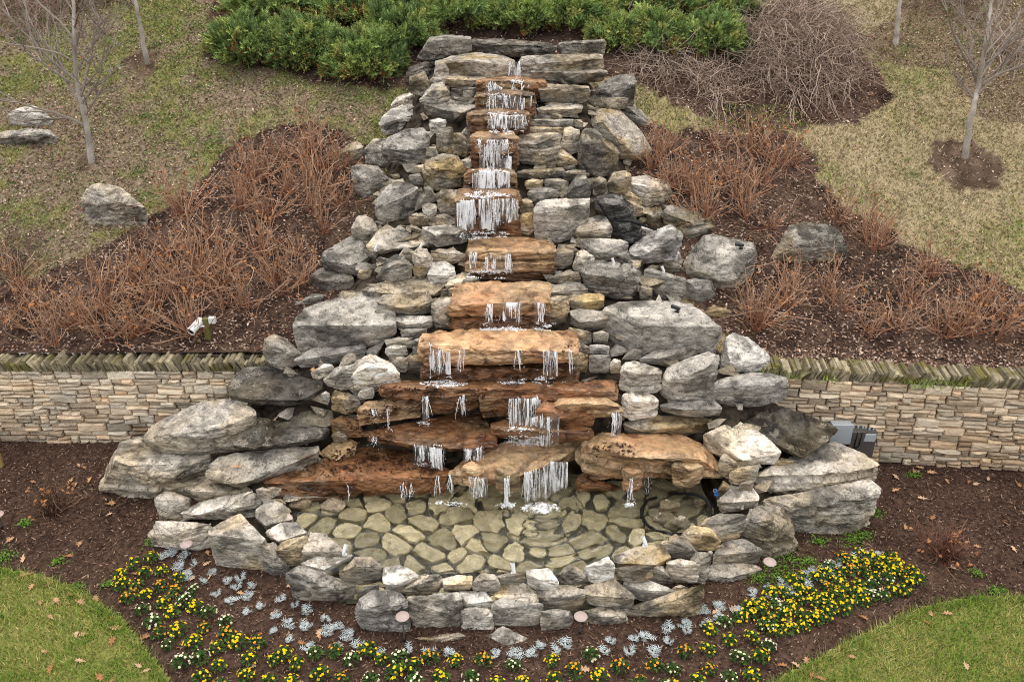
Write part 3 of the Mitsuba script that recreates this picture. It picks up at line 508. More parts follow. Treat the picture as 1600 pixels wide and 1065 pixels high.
('b', 'slab', 0.38, 0.25, 0, 'flat brown grey slab behind the stacked left bank stones', '-202,1061,215 -177,1079,218 -146,1090,220 -100,1094,221 -90,1083,219/-202,1059,215 -174,1051,214 -142,1050,214 -106,1046,213 -90,1075,218/-200,1059,212 -172,1052,210 -142,1051,211 -106,1047,209 -97,1064,202 -91,1076,215'),
('b', 'slab', 0.41, 0.35, 0, 'thick tan slab, top of the left stack beside the broad middle step', '-179,1033,211 -171,1047,213 -142,1049,214 -113,1054,215 -107,1039,212/-178,1029,210 -150,1017,209 -122,1022,209 -105,1031,211/-175,1028,197 -162,1023,196 -144,1020,193 -125,1023,192 -105,1032,195'),
('m', 'stone', 0.33, 0.2, 0, '', '-179,1016,206 -177,1021,206 -161,1018,200/-180,1017,199 -176,1014,202 -161,1015,198/-180,1015,189 -170,1010,191 -161,1016,192'),
('b', 'slab', 0.52, -0.05, 0, 'white grey lens shaped slab second in the left stack beside the middle step', '-160,1017,193 -151,1023,194 -107,1021,194 -104,1016,193/-158,1014,193 -138,1002,192 -116,1005,192 -103,1014,193/-153,1011,186 -134,1004,182 -117,1006,183 -104,1014,184'),
('m', 'stone', 0.42, 0.15, 0, '', '-144,998,186 -128,1006,184 -111,998,187/-145,999,181 -127,995,185 -111,999,182/-143,997,175 -112,998,175'),
('m', 'stone', 0.5, 0.55, 0, '', '-165,990,175 -150,999,174 -129,990,178/-165,992,172 -148,987,176 -130,992,173/-164,990,169 -130,990,168'),
('m', 'stone', 0.6, 0.2, 0, '', '-163,978,170 -151,986,171 -136,979,172/-164,979,164 -149,975,170 -136,979,168/-160,976,158 -148,974,161 -135,978,162'),
('m', 'stone', 0.42, 0.1, 0, '', '-128,981,179 -116,994,177 -102,981,183/-128,982,171 -115,976,177 -102,982,173/-128,980,159 -103,981,157'),
('m', 'stone', 0.4, 0.3, 0, '', '-157,961,165 -145,970,162 -133,961,165/-157,962,158 -144,958,161 -134,962,157/-155,960,149 -136,960,148'),
('m', 'stone', 0.38, 0.6, 0, '', '-134,963,164 -122,976,162 -106,963,162/-135,964,156 -120,957,164 -107,964,155/-135,963,145 -108,962,146'),
('b', 'slab', 0.36, 0.03, 0, 'grey flat slab lying under the largest dark grey boulder on the left', '-275,970,161 -259,988,164 -238,998,166 -201,1000,167 -192,991,165/-278,963,160 -255,968,161 -224,976,162 -192,989,165/-281,964,154 -271,966,147 -246,972,145 -219,980,150 -204,986,155 -192,990,162'),
('m', 'stone', 0.38, 0.6, 0, '', '-105,1012,217 -95,1025,219 -73,1021,223 -64,1012,222/-105,1012,205 -94,1005,212 -72,1006,222 -64,1012,220/-102,1007,185 -90,1003,184 -72,1005,211 -64,1011,218'),
('m', 'stone', 0.33, 0.6, 0, '', '-94,1011,208 -82,1025,211 -70,1011,213/-95,1012,197 -81,1005,208 -70,1012,207/-94,1010,182 -81,1004,187 -72,1010,199'),
('m', 'stone', 0.4, 0.4, 0, '', '-111,1103,253 -100,1112,253 -77,1113,250 -63,1103,248/-111,1104,248 -99,1100,252 -76,1099,250 -63,1104,245/-109,1102,242 -88,1097,241 -64,1103,241'),
('b', 'slab', 0.46, 0.1, 0, 'pale grey slab at the foot of the tall fall on its left side', '-126,1142,274 -102,1144,274 -88,1148,275 -67,1140,273/-125,1139,273 -105,1122,269 -77,1126,270 -67,1138,273/-123,1137,267 -106,1123,252 -87,1126,253 -71,1135,253 -68,1138,266'),
('m', 'stone', 0.42, 0.35, 0, '', '-107,1158,284 -96,1174,282 -74,1160,271/-107,1158,280 -95,1150,284 -74,1157,270/-102,1153,276 -88,1148,270 -73,1157,267'),
('m', 'stone', 0.38, 0.4, 0, '', '-146,1163,280 -130,1177,282 -119,1163,280/-146,1164,276 -128,1157,284 -120,1164,277/-143,1160,272 -120,1163,272'),
('m', 'stone', 0.34, 0.5, 0, '', '-66,1061,229 -57,1071,229 -44,1061,230/-66,1062,224 -56,1057,229 -44,1062,226/-65,1060,218 -52,1056,217 -44,1061,220'),
('m', 'stone', 0.45, 0.45, 0, '', '-85,1050,220 -75,1058,220 -65,1050,223/-86,1051,215 -74,1047,220 -65,1051,217/-85,1049,209 -67,1049,209'),
('m', 'stone', 0.36, 0.3, 0, '', '-95,1048,220 -90,1054,219 -85,1048,220/-96,1050,216 -90,1047,218 -86,1050,216/-96,1049,211 -86,1049,210'),
('b', 'boulder', 0.22, -0.1, 0, 'blackish layered block in the hollow of the right bank', '120,1179,304 131,1195,302 158,1204,299 165,1195,289 174,1179,282/120,1177,297 128,1169,299 154,1165,299 162,1169,291 173,1177,281/122,1174,286 134,1165,277 153,1163,279 173,1176,281'),
('b', 'boulder', 0.15, -0.15, 0, 'black wet looking block below the layered block, right bank', '139,1169,274 156,1191,270 174,1189,277 182,1174,268/139,1164,270 152,1154,271 170,1154,273 181,1161,263/138,1165,262 153,1153,251 173,1154,247 187,1165,247 183,1163,265'),
('b', 'boulder', 0.42, 0.2, 0, 'small peaked grey boulder right of the pale square block', '91,1141,271 106,1169,275 123,1180,277 135,1173,276 141,1145,271/90,1134,269 106,1143,271 123,1148,272 140,1144,271/89,1135,265 102,1141,258 121,1148,256 135,1146,262 141,1145,269'),
('b', 'slab', 0.42, 0.25, 0, 'wedge shaped slab with a flat tan top below the small peaked boulder', '94,1111,266 110,1124,263 149,1122,263 160,1111,262/95,1111,264 108,1104,253 129,1102,251 148,1106,259 160,1111,261/99,1107,255 125,1101,240 139,1102,245 150,1106,252 160,1110,256'),
('b', 'slab', 0.45, 0.0, 0, 'long grey layered slab leaning up to the right', '165,1145,235 182,1169,242 211,1187,252 228,1167,268 236,1149,266 238,1145,259/165,1140,235 181,1125,235 210,1121,258 237,1140,260/167,1137,232 176,1128,222 185,1122,221 207,1119,236 226,1129,245 236,1138,255'),
('b', 'boulder', 0.33, 0.4, 0, 'brown grey boulder behind the long leaning layered slab', '225,1231,269 242,1252,267 280,1271,255 299,1248,250 308,1231,242/224,1227,265 236,1215,263 268,1207,254 293,1217,251 307,1227,242/228,1222,259 247,1210,218 267,1205,208 279,1207,224 297,1218,234 307,1226,239'),
('b', 'boulder', 0.38, 0.6, 0, 'pinkish brown boulder under the black hose, right bank', '203,1240,260 212,1253,262 228,1255,263 235,1240,249/203,1240,252 210,1233,258 225,1233,258 236,1240,244/209,1234,241 221,1230,236 236,1239,236'),
('b', 'slab', 0.3, -0.05, 0, 'dark grey plate leaning on the brown grey boulder', '226,1249,266 240,1266,262 256,1270,251 267,1249,241/226,1248,265 235,1239,263 250,1238,253 267,1248,240/226,1247,264 239,1237,245 253,1237,236 267,1247,239'),
('m', 'stone', 0.42, 0.0, 0, '', '186,1198,252 199,1211,251 209,1198,248/187,1198,246 197,1192,250 209,1198,246/190,1195,238 198,1191,237 209,1197,244'),
('b', 'boulder', 0.52, 0.3, 0, 'cream boulder with an orange stain on the right edge halfway up', '168,1289,289 188,1315,291 213,1331,290 242,1300,288 248,1289,273/168,1285,288 182,1271,294 204,1264,292 239,1279,283 247,1285,271/171,1281,285 196,1264,267 206,1263,259 233,1272,260 245,1282,268'),
('m', 'stone', 0.36, 0.45, 0, '', '164,1234,291 177,1250,290 194,1234,281/164,1235,286 174,1227,290 194,1235,279/165,1232,278 175,1226,276 194,1234,276'),
('m', 'stone', 0.36, 0.45, 0, '', '168,1224,284 182,1240,281 195,1224,271/168,1225,279 179,1217,280 195,1225,269/169,1222,272 180,1216,266 195,1224,267'),
('m', 'stone', 0.36, 0.45, 0, '', '199,1258,260 222,1280,255 239,1258,243/199,1257,255 216,1246,258 239,1257,241/200,1255,247 217,1245,244 239,1256,238'),
('m', 'stone', 0.36, 0.45, 0, '', '227,1257,263 242,1270,261 251,1257,250/228,1258,258 239,1251,258 251,1258,248/229,1255,250 241,1250,244 251,1257,245'),
('b', 'slab', 0.38, 0.2, 0, 'huge slanting grey brown slab at the right edge of the middle cascade', '258,1164,207 283,1199,237 301,1213,234 333,1204,228 348,1162,240 351,1157,231/252,1149,207 274,1127,210 309,1123,191 328,1132,213 347,1150,239/252,1149,203 265,1134,198 287,1121,190 293,1121,171 305,1120,162 322,1125,173 337,1137,203 350,1149,225'),
('b', 'boulder', 0.43, 0.05, 0, 'grey angular block left of the huge slanting slab, small lamp on top', '182,1092,230 193,1099,228 223,1106,217 239,1094,216/183,1092,228 203,1086,224 239,1091,214/185,1090,216 196,1087,197 205,1085,189 234,1087,183 243,1091,195'),
('b', 'boulder', 0.35, 0.05, 0, 'dark grey block wedged against the huge slanting slab', '245,1119,202 267,1142,195 285,1127,198 290,1119,182/246,1118,191 260,1106,195 283,1113,191 290,1118,177/248,1117,171 258,1106,166 275,1105,166 290,1115,169'),
('m', 'stone', 0.38, 0.5, 0, '', '202,1167,203 224,1187,207 244,1185,209 257,1169,192/202,1166,202 219,1156,212 239,1157,210 257,1165,191/204,1163,200 232,1154,195 259,1165,187'),
('m', 'stone', 0.5, 0.0, 0, '', '233,1172,226 244,1180,224 249,1172,212/233,1173,220 243,1169,220 250,1173,206/236,1170,213 251,1172,198'),
('b', 'boulder', 0.27, 0.2, 0, 'dark striated block above the flat pale slab on the right bank', '94,1074,241 108,1094,243 138,1090,242 160,1083,242 172,1065,239/93,1063,239 112,1055,238 144,1042,237 167,1041,237/95,1063,228 117,1054,214 135,1048,205 157,1043,207 165,1042,223 168,1042,235'),
('m', 'stone', 0.28, 0.1, 0, '', '140,1112,239 159,1131,239 170,1126,231 178,1112,225/140,1112,237 155,1103,244 167,1105,236 178,1112,224/142,1109,234 163,1102,232 178,1111,223'),
('b', 'boulder', 0.5, 0.5, 0, 'small buff stone standing at the left end of the dark striated block', '83,1090,236 91,1102,254 99,1106,254 111,1090,251/83,1090,234 90,1084,250 98,1082,253 111,1090,250/85,1087,232 96,1081,232 103,1082,242 110,1088,249'),
('b', 'slab', 0.46, 0.25, 0, 'thin pale slab at the right waterline below the small buff stone', '48,1073,226 76,1086,232 91,1075,233 93,1073,226/48,1074,224 75,1067,233 91,1073,230 94,1074,224/49,1072,221 80,1067,222 94,1073,222'),
('b', 'slab', 0.45, 0.2, 0, 'flat pale grey slab reaching over the water, right bank', '34,1050,216 50,1069,219 91,1073,220 102,1059,217/34,1047,215 56,1054,217 97,1054,217 102,1055,217/37,1049,213 54,1054,209 91,1055,207 102,1056,213'),
('b', 'boulder', 0.42, 0.5, 0, 'buff block in the stack left of the biggest right boulder', '77,1036,213 96,1046,215 117,1048,215 122,1040,214/77,1033,212 89,1027,211 113,1031,212 121,1033,212/82,1031,203 89,1028,199 112,1031,198 122,1034,202'),
('b', 'slab', 0.42, 0.2, 0, 'grey brown slab in the stack left of the biggest right boulder', '76,1023,201 89,1027,202 111,1023,201 133,1020,200/77,1015,199 87,1001,195 109,1004,196 133,1011,198/80,1013,185 92,1003,181 119,1008,181 133,1012,188'),
('m', 'stone', 0.4, 0.5, 0, '', '44,1016,220 55,1032,219 73,1016,225/44,1016,208 54,1009,214 74,1016,212/44,1015,189 55,1008,189 74,1015,191'),
('m', 'stone', 0.4, 0.5, 0, '', '73,993,193 88,1006,181 103,993,185/73,994,183 87,987,183 104,994,179/73,993,169 87,986,171 104,993,169'),
('m', 'stone', 0.48, 0.6, 0, '', '105,993,184 116,1000,183 125,993,184/105,995,179 116,992,182 125,995,179/106,994,174 125,994,173'),
('m', 'stone', 0.5, 0.0, 0, '', '100,979,173 113,986,171 125,979,172/100,981,168 113,978,170 126,981,167/100,980,162 126,980,161'),
('m', 'stone', 0.35, 0.0, 0, '', '98,960,169 112,971,164 125,960,169/99,962,160 111,956,164 126,962,159/100,960,147 125,960,146'),
('m', 'stone', 0.36, 0.3, 0, '', '81,980,172 92,988,171 100,980,170/82,982,168 91,978,171 100,982,165/83,980,163 99,980,160'),
('m', 'stone', 0.4, 0.6, 0, '', '71,963,170 87,975,165 97,963,167/71,963,160 85,957,165 98,963,158/73,961,146 97,961,145'),
('b', 'boulder', 0.43, 0.03, 0, 'biggest flat topped pale grey boulder of the right bank, black lamp on it', '121,1019,207 142,1033,208 190,1039,209 223,1033,208 244,1015,206 259,981,201/121,1015,206 141,998,204 165,979,201 190,993,203 229,1003,204 264,977,201/128,1012,175 132,1009,147 145,999,142 167,981,149 199,995,151 243,997,154 261,983,168 269,978,181'),
('b', 'slab', 0.4, 0.05, 0, 'rough grey slab leaning on the front of the biggest right boulder', '165,973,157 191,989,163 218,988,170 235,974,177/166,973,154 189,965,162 215,966,169 236,973,171/171,969,150 188,964,152 207,963,157 237,972,162'),
('m', 'stone', 0.36, 0.35, 0, '', '267,1089,165 286,1103,171 307,1091,169/267,1089,163 281,1081,173 307,1087,166/271,1085,162 295,1081,153 310,1088,160'),
('m', 'stone', 0.52, 0.25, 0, '', '125,959,159 131,967,161 139,959,162/126,961,154 131,957,160 140,961,155/127,959,147 139,959,147'),
('m', 'stone', 0.4, 0.4, 0, '', '50,1097,255 70,1114,253 84,1097,255/51,1098,248 68,1089,253 84,1098,249/52,1095,236 69,1088,236 84,1097,238'),
('m', 'stone', 0.42, 0.4, 0, '', '74,1114,259 82,1122,253 93,1114,249/74,1115,256 81,1111,255 93,1115,247/76,1113,254 88,1111,247 93,1114,246'),
('m', 'stone', 0.4, 0.4, 0, '', '170,1048,225 181,1058,223 187,1048,219/171,1050,218 179,1045,222 188,1050,214/172,1048,210 187,1048,208'),
('b', 'boulder', 0.4, 0.03, 0, 'large rounded grey boulder below the rough leaning slab, right side', '190,941,147 198,951,158 226,973,157 248,963,172 260,940,180/190,936,139 195,930,151 217,920,162 240,924,172 260,937,175/190,936,122 202,926,119 220,919,123 241,922,133 258,933,155 261,936,167'),
('b', 'boulder', 0.47, 0.0, 0, 'pale grey pyramid shaped boulder at the left end of the right retaining wall', '275,985,142 279,995,176 291,1009,175 314,1020,163 329,1004,157 336,984,155/274,980,136 281,970,153 302,962,149 326,973,154 335,980,154/274,979,129 283,969,132 305,961,139 321,968,145 334,979,152'),
('b', 'boulder', 0.43, 0.05, 0, 'lens shaped grey boulder under the pyramid shaped one, right wall end', '248,942,131 264,953,137 307,968,140 329,959,143 347,942,146/248,940,129 260,934,136 296,927,144 322,931,142 348,940,136/249,939,126 262,933,117 281,927,113 313,927,112 347,937,114 351,939,120'),
('b', 'boulder', 0.52, 0.12, 0, 'white knobbly boulder with hollows right of the wide lower step', '134,936,152 141,945,167 155,956,164 189,939,159 191,936,152/134,936,150 140,931,162 151,926,163 188,934,155 191,936,149/135,934,146 148,926,135 165,924,133 180,927,133 189,933,143'),
('b', 'boulder', 0.52, 0.25, 0, 'white and cream pitted stone below the white knobbly boulder', '138,921,134 151,932,133 175,930,129 184,921,125/139,921,125 149,915,128 173,916,128 184,921,120/141,919,111 151,914,103 167,913,110 185,920,112'),
('b', 'slab', 0.36, 0.03, 0, 'thin dark grey slab under the large rounded boulder on the right', '188,926,117 203,929,117 242,944,118 256,937,118 263,918,117/187,922,117 213,914,117 262,915,117/189,923,111 207,917,108 231,915,106 263,916,108'),
('b', 'slab', 0.4, 0.5, 0, 'wide tan brown slab under the thin dark slab, right of the falls', '142,924,90 162,940,90 196,950,89 245,945,89 257,931,90/142,919,91 163,905,91 202,912,91 256,926,90/145,918,85 159,909,78 191,911,79 230,920,73 250,925,76 257,927,85'),
('b', 'ledge', 0.47, 0.55, 0.35, 'knobbly yellow cream ledge stone at the right end of the lower lip', '44,897,129 60,909,138 89,919,136 117,909,138 133,897,132/44,896,125 59,890,139 87,885,144 115,889,139 133,896,128/48,893,120 66,887,123 83,884,121 101,885,125 121,890,118 132,895,122'),
('b', 'boulder', 0.48, 0.35, 0, 'cream grey flat stone lying on the right end of the lower lip', '21,925,141 30,932,143 61,929,143 67,925,137/21,926,139 39,920,133 66,926,135/30,921,134 39,919,123 54,920,127 66,925,133'),
('m', 'stone', 0.4, 0.4, 0, '', '67,925,142 74,930,142 81,925,142/67,927,139 74,925,142 82,927,138/68,926,136 80,926,135'),
('m', 'stone', 0.46, 0.5, 0, '', '84,927,141 100,934,141 109,927,138/84,929,137 99,925,141 110,929,135/85,927,133 105,925,132'),
('m', 'stone', 0.58, 0.4, 0, '', '108,922,132 117,928,133 126,922,132/108,924,128 116,921,133 127,924,128/109,922,126 126,923,124'),
('b', 'ledge', 0.4, 0.85, 0.5, 'huge orange and yellow overhanging ledge boulder at the lower right of the falls', '85,874,74 91,879,90 111,896,93 156,920,72 217,916,74 241,899,71 251,891,53 268,874,44/85,868,72 90,865,85 107,856,96 145,845,93 203,847,94 231,855,81 243,859,65 266,868,46/86,867,64 98,861,54 129,848,57 137,846,42 153,843,44 157,843,59 184,843,60 210,846,47 232,853,48 267,868,43'),
('p', 'lobe', 0.38, 0.85, 0.6, '', '133,845,77 147,863,73 158,845,76/133,845,65 143,836,76 158,845,64/137,840,47 145,835,49 153,838,48'),
('p', 'lobe', 0.42, 0.5, 0.3, '', '192,846,85 217,864,78 230,846,80/193,846,71 212,837,81 231,846,70/201,840,54 211,836,54 228,842,57'),
('b', 'slab', 0.52, 0.35, 0, 'square cream slab tilted forward on the right side, orange tinted on top', '242,900,89 258,911,91 287,924,94 316,898,89 330,871,83/242,898,89 264,878,84 281,858,80 308,866,82 329,870,82/244,898,82 261,883,73 279,864,64 310,867,69 330,871,77'),
('b', 'boulder', 0.46, 0.4, 0, 'small cream block under the left corner of the tilted cream slab', '251,854,85 258,863,86 273,854,79/252,855,78 256,851,84 274,855,72/253,854,68 264,848,62 275,854,62'),
('b', 'boulder', 0.45, 0.4, 0, 'buff block under the right half of the tilted cream slab', '260,837,78 273,845,79 293,837,89/261,838,73 271,834,78 294,838,84/261,837,66 272,833,63 286,833,69 295,837,78'),
('m', 'stone', 0.42, 0.2, 0, '', '271,829,67 283,833,69 288,829,71/272,831,62 282,828,68 289,831,66/274,828,59 289,830,60'),
('m', 'stone', 0.38, 0.7, 0, '', '253,848,41 264,858,47 270,848,46/254,849,35 260,844,49 271,849,40/255,847,30 267,845,34'),
('m', 'stone', 0.46, 0.5, 0, '', '323,873,67 335,880,68 348,874,68/324,875,63 333,871,68 349,874,64/325,873,60 335,870,58 351,874,59'),
('b', 'ledge', 0.25, 0.95, 1, 'dark red brown wet stone at the pond edge under the huge overhanging boulder', '80,871,40 87,877,46 111,886,30 134,871,28/80,872,35 87,869,43 109,865,36 134,872,24/80,871,29 104,864,24 119,865,19 133,870,20'),
('b', 'slab', 0.2, 0.25, 0, 'long dark brown slab sloping down behind the tilted cream slab', '269,959,92 310,965,92 358,955,92 390,935,90 413,915,88/268,950,91 293,920,89 323,890,86 352,858,84 386,884,86 411,910,88/272,947,85 304,911,87 329,886,76 356,860,77 364,868,86 412,910,83'),
('b', 'boulder', 0.47, 0.2, 0, 'cream and grey layered boulder resting on the far right base boulder', '302,856,61 325,874,62 378,903,63 417,918,64 441,898,63 454,877,62/302,851,61 323,857,61 366,853,61 412,859,61 452,870,62/301,852,44 322,856,25 357,855,31 402,858,33 429,864,45 452,871,55'),
('b', 'boulder', 0.4, 0.25, 0, 'massive brown grey base boulder at the far right of the pond wall', '303,832,40 360,864,25 417,861,39 432,843,62 443,832,56/303,828,39 329,815,40 368,809,54 404,814,54 441,828,54/317,819,31 339,812,11 362,808,-1 399,810,-8 433,819,-1 443,824,8 442,827,46'),
('b', 'ledge', 0.42, 0.75, 0.5, 'yellow orange ledge stone at the left end of the lower lip', '-192,899,125 -184,913,128 -162,921,130 -129,928,132 -113,917,130/-191,896,125 -173,902,126 -147,904,126 -113,913,128/-191,897,115 -173,903,109 -158,904,103 -148,905,113 -113,914,107'),
('b', 'ledge', 0.27, 0.95, 1, 'reddish brown ledge block in the middle of the lower lip', '-110,904,145 -94,920,141 -41,916,142/-109,895,147 -70,898,146 -40,907,144/-106,896,121 -82,898,119 -62,902,120 -40,908,124'),
('b', 'ledge', 0.25, 0.95, 1, 'dark red ledge block right of the middle of the lower lip', '-39,904,143 -20,920,140 32,918,140/-38,895,145 -8,904,143 31,904,143/-37,896,126 -8,905,111 30,905,120'),
('b', 'ledge', 0.28, 0.9, 1, 'brown ledge stone tucked under the knobbly yellow ledge stone', '30,894,129 39,902,138 64,915,116 102,894,125/30,893,121 39,889,132 62,883,125 102,893,117/30,892,107 63,882,107 101,892,105'),
('b', 'ledge', 0.27, 0.95, 1, 'broad red brown ledge slab second below the lip, left of the main falls', '-185,901,92 -153,913,92 -120,925,93 -75,941,93 -39,933,93 -25,909,92 -19,878,91/-185,893,92 -147,888,92 -119,873,91 -81,869,91 -48,873,91 -19,873,91/-184,894,86 -150,889,86 -127,877,81 -93,871,81 -49,874,82 -29,874,77 -19,874,86'),
('b', 'ledge', 0.32, 0.95, 1, 'longest red brown ledge slab at lower left, strewn with dark wet leaves', '-302,848,55 -264,879,52 -223,905,51 -193,932,49 -133,918,50 -95,884,52 -80,867,53/-301,845,55 -248,858,54 -205,866,53 -160,864,54 -116,870,53 -80,862,54/-299,847,50 -261,857,36 -219,865,21 -186,866,19 -151,867,25 -106,869,29 -85,864,44 -79,863,49'),
('b', 'ledge', 0.42, 0.5, 0.2, 'tan plate wedged at the left behind the longest ledge slab', '-244,906,58 -219,928,68 -200,907,69/-244,905,57 -218,893,55 -200,905,68/-243,903,55 -219,892,52 -199,904,67'),
('b', 'ledge', 0.33, 0.6, 0.8, 'brown stone covered with wet leaves at the left of the lower falls', '-228,912,101 -216,927,100 -197,920,96 -189,912,85/-228,912,97 -212,905,103 -195,907,94 -190,912,81/-227,910,91 -204,903,80 -190,911,77'),
('b', 'ledge', 0.4, 0.85, 0.42, 'light orange jutting ledge slab in the middle of the lowest tier', '-76,853,66 -48,886,70 0,907,73 57,916,74 88,907,73/-75,849,66 -43,844,65 -6,839,64 39,863,67 86,897,72/-74,850,59 -47,846,50 -8,840,45 24,856,46 56,876,49 86,898,58'),
('p', 'lobe', 0.42, 0.8, 0.4, '', '-60,840,84 -48,855,81 -34,840,82/-60,840,74 -47,833,82 -34,840,73/-57,836,61 -47,832,59 -36,837,61'),
('p', 'lobe', 0.4, 0.8, 0.4, '', '-20,839,81 -5,854,77 9,839,78/-20,839,69 -5,832,76 9,839,68/-17,836,51 -5,831,49 6,836,53'),
('b', 'ledge', 0.28, 0.95, 1, 'red brown ledge slab under the main fall, second tier on the right', '-25,902,105 16,923,103 64,907,105 98,888,107/-24,885,107 24,888,107 96,875,108/-22,886,93 24,889,83 63,882,86 98,876,94'),
('b', 'ledge', 0.3, 0.9, 1, 'brown wet stone at the pond back on the left under the longest ledge slab', '-199,897,0 -169,919,-7 -100,897,0/-200,896,-7 -164,884,7 -100,896,-7/-196,893,-18 -149,882,-14 -100,895,-19'),
('b', 'ledge', 0.28, 0.95, 1, 'dark red wet stone wall behind the lowest falls at the pond back', '-93,926,-1 -35,965,-26 89,926,9/-93,921,-12 -33,901,6 89,921,-3/-92,919,-34 -8,897,-21 85,918,-27'),
('b', 'ledge', 0.42, 0.6, 0.6, 'tan brown stone at the back left corner of the pond', '-283,859,25 -259,876,21 -216,862,25/-284,858,15 -253,849,27 -215,856,19/-281,855,2 -247,848,3 -213,857,3'),
('b', 'step', 0.5, 0.8, 0.62, 'broad orange brown step at the foot of the upper cascade', '-111,990,186 -87,990,188 -59,990,190 -31,990,190 -2,990,188 26,990,190 54,990,189 78,990,186/-110,937,196 -84,937,183 -56,937,188 -29,937,185 -2,937,184 25,937,191 52,937,181 79,937,189/-112,936,167 -84,936,170 -57,936,171 -30,936,168 -2,936,173 25,936,176 52,936,174 79,936,174'),
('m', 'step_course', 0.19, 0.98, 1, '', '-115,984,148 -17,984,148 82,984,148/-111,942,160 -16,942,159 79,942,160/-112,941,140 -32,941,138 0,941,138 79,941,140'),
('b', 'step', 0.46, 0.8, 0.62, 'second orange step from the bottom of the upper cascade', '-77,1060,224 -63,1060,226 -44,1060,226 -25,1060,224 -6,1060,225 13,1060,225 32,1060,226 46,1060,224/-78,993,223 -60,993,222 -42,993,227 -24,993,218 -6,993,221 13,993,226 31,993,221 49,993,227/-79,992,208 -60,992,208 -42,992,209 -24,992,215 -6,992,216 13,992,216 31,992,207 49,992,212'),
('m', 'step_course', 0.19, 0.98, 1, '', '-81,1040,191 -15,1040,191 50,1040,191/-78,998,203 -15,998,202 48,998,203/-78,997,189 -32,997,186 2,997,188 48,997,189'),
('b', 'step', 0.36, 0.8, 0.62, 'lower layer of the third step of the upper cascade', '-59,1123,239 -47,1123,243 -29,1123,241 -11,1123,242 6,1123,242 24,1123,243 41,1123,241 54,1123,239/-62,1081,243 -45,1081,239 -28,1081,242 -11,1081,243 6,1081,239 23,1081,242 40,1081,244 57,1081,244/-63,1080,234 -45,1080,237 -28,1080,234 -11,1080,238 6,1080,235 23,1080,237 40,1080,237 57,1080,237'),
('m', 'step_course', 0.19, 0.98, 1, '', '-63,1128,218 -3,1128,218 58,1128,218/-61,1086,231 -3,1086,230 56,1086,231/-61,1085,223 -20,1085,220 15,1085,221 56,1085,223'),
('b', 'step', 0.44, 0.8, 0.62, 'upper layer of the third step of the upper cascade', '-58,1145,254 -46,1145,256 -28,1145,258 -11,1145,256 7,1145,258 25,1145,256 42,1145,254 54,1145,254/-60,1087,260 -44,1087,255 -27,1087,253 -10,1087,253 7,1087,257 24,1087,253 40,1087,255 57,1087,260/-61,1086,252 -44,1086,251 -27,1086,248 -10,1086,250 7,1086,250 24,1086,248 40,1086,250 57,1086,252'),
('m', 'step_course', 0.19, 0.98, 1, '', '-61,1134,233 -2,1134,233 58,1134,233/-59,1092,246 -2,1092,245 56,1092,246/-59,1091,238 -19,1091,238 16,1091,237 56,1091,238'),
('b', 'step', 0.27, 0.8, 0.62, 'tall step behind the white curtain fall', '-77,1194,310 -69,1194,312 -55,1194,312 -41,1194,311 -27,1194,312 -13,1194,312 1,1194,311 9,1194,310/-80,1143,308 -66,1143,306 -53,1143,315 -39,1143,312 -26,1143,315 -13,1143,317 1,1143,306 14,1143,310/-80,1142,300 -66,1142,295 -53,1142,298 -40,1142,295 -26,1142,299 -13,1142,295 1,1142,286 14,1142,301'),
('m', 'step_course', 0.19, 0.98, 1, '', '-81,1190,279 -34,1190,279 13,1190,279/-79,1148,280 -33,1148,280 13,1148,280/-80,1147,258 -52,1147,256 -15,1147,257 13,1147,258'),
('b', 'step', 0.27, 0.8, 0.62, 'step just above the tall curtain fall', '-66,1240,327 -60,1240,329 -49,1240,329 -38,1240,328 -26,1240,329 -15,1240,329 -4,1240,331 2,1240,327/-69,1198,329 -58,1198,336 -47,1198,338 -36,1198,332 -26,1198,334 -15,1198,336 -4,1198,334 7,1198,331/-69,1197,323 -59,1197,322 -48,1197,322 -37,1197,326 -26,1197,324 -15,1197,323 -4,1197,317 7,1197,319'),
('m', 'step_course', 0.19, 0.98, 1, '', '-70,1245,309 -32,1245,309 6,1245,309/-68,1203,313 -31,1203,313 6,1203,313/-69,1202,298 -50,1202,297 -13,1202,297 6,1202,298'),
('b', 'step', 0.3, 0.8, 0.62, 'step of the narrow falls below the big layered block', '-56,1281,369 -52,1281,372 -41,1281,372 -31,1281,370 -21,1281,370 -11,1281,370 -1,1281,370 4,1281,369/-59,1228,378 -50,1228,372 -40,1228,375 -30,1228,364 -20,1228,372 -10,1228,371 -1,1228,366 9,1228,375/-60,1227,360 -50,1227,358 -40,1227,355 -30,1227,353 -20,1227,359 -11,1227,352 -1,1227,360 9,1227,360'),
('m', 'step_course', 0.19, 0.98, 1, '', '-60,1275,346 -26,1275,346 8,1275,346/-59,1233,347 -26,1233,346 7,1233,347/-59,1232,329 -44,1232,327 -7,1232,328 7,1232,329'),
('b', 'step', 0.36, 0.8, 0.62, 'step of the narrow falls beside the large tan slab', '-62,1327,391 -54,1327,392 -40,1327,393 -26,1327,394 -13,1327,394 1,1327,392 15,1327,392 23,1327,391/-66,1285,394 -53,1285,395 -39,1285,391 -26,1285,394 -12,1285,396 1,1285,393 15,1285,391 28,1285,395/-66,1284,387 -53,1284,385 -39,1284,388 -26,1284,382 -12,1284,383 1,1284,385 15,1284,387 28,1284,387'),
('m', 'step_course', 0.19, 0.98, 1, '', '-67,1332,376 -20,1332,376 28,1332,376/-65,1290,380 -19,1290,380 27,1290,380/-65,1289,370 -38,1289,368 0,1289,369 27,1289,370'),
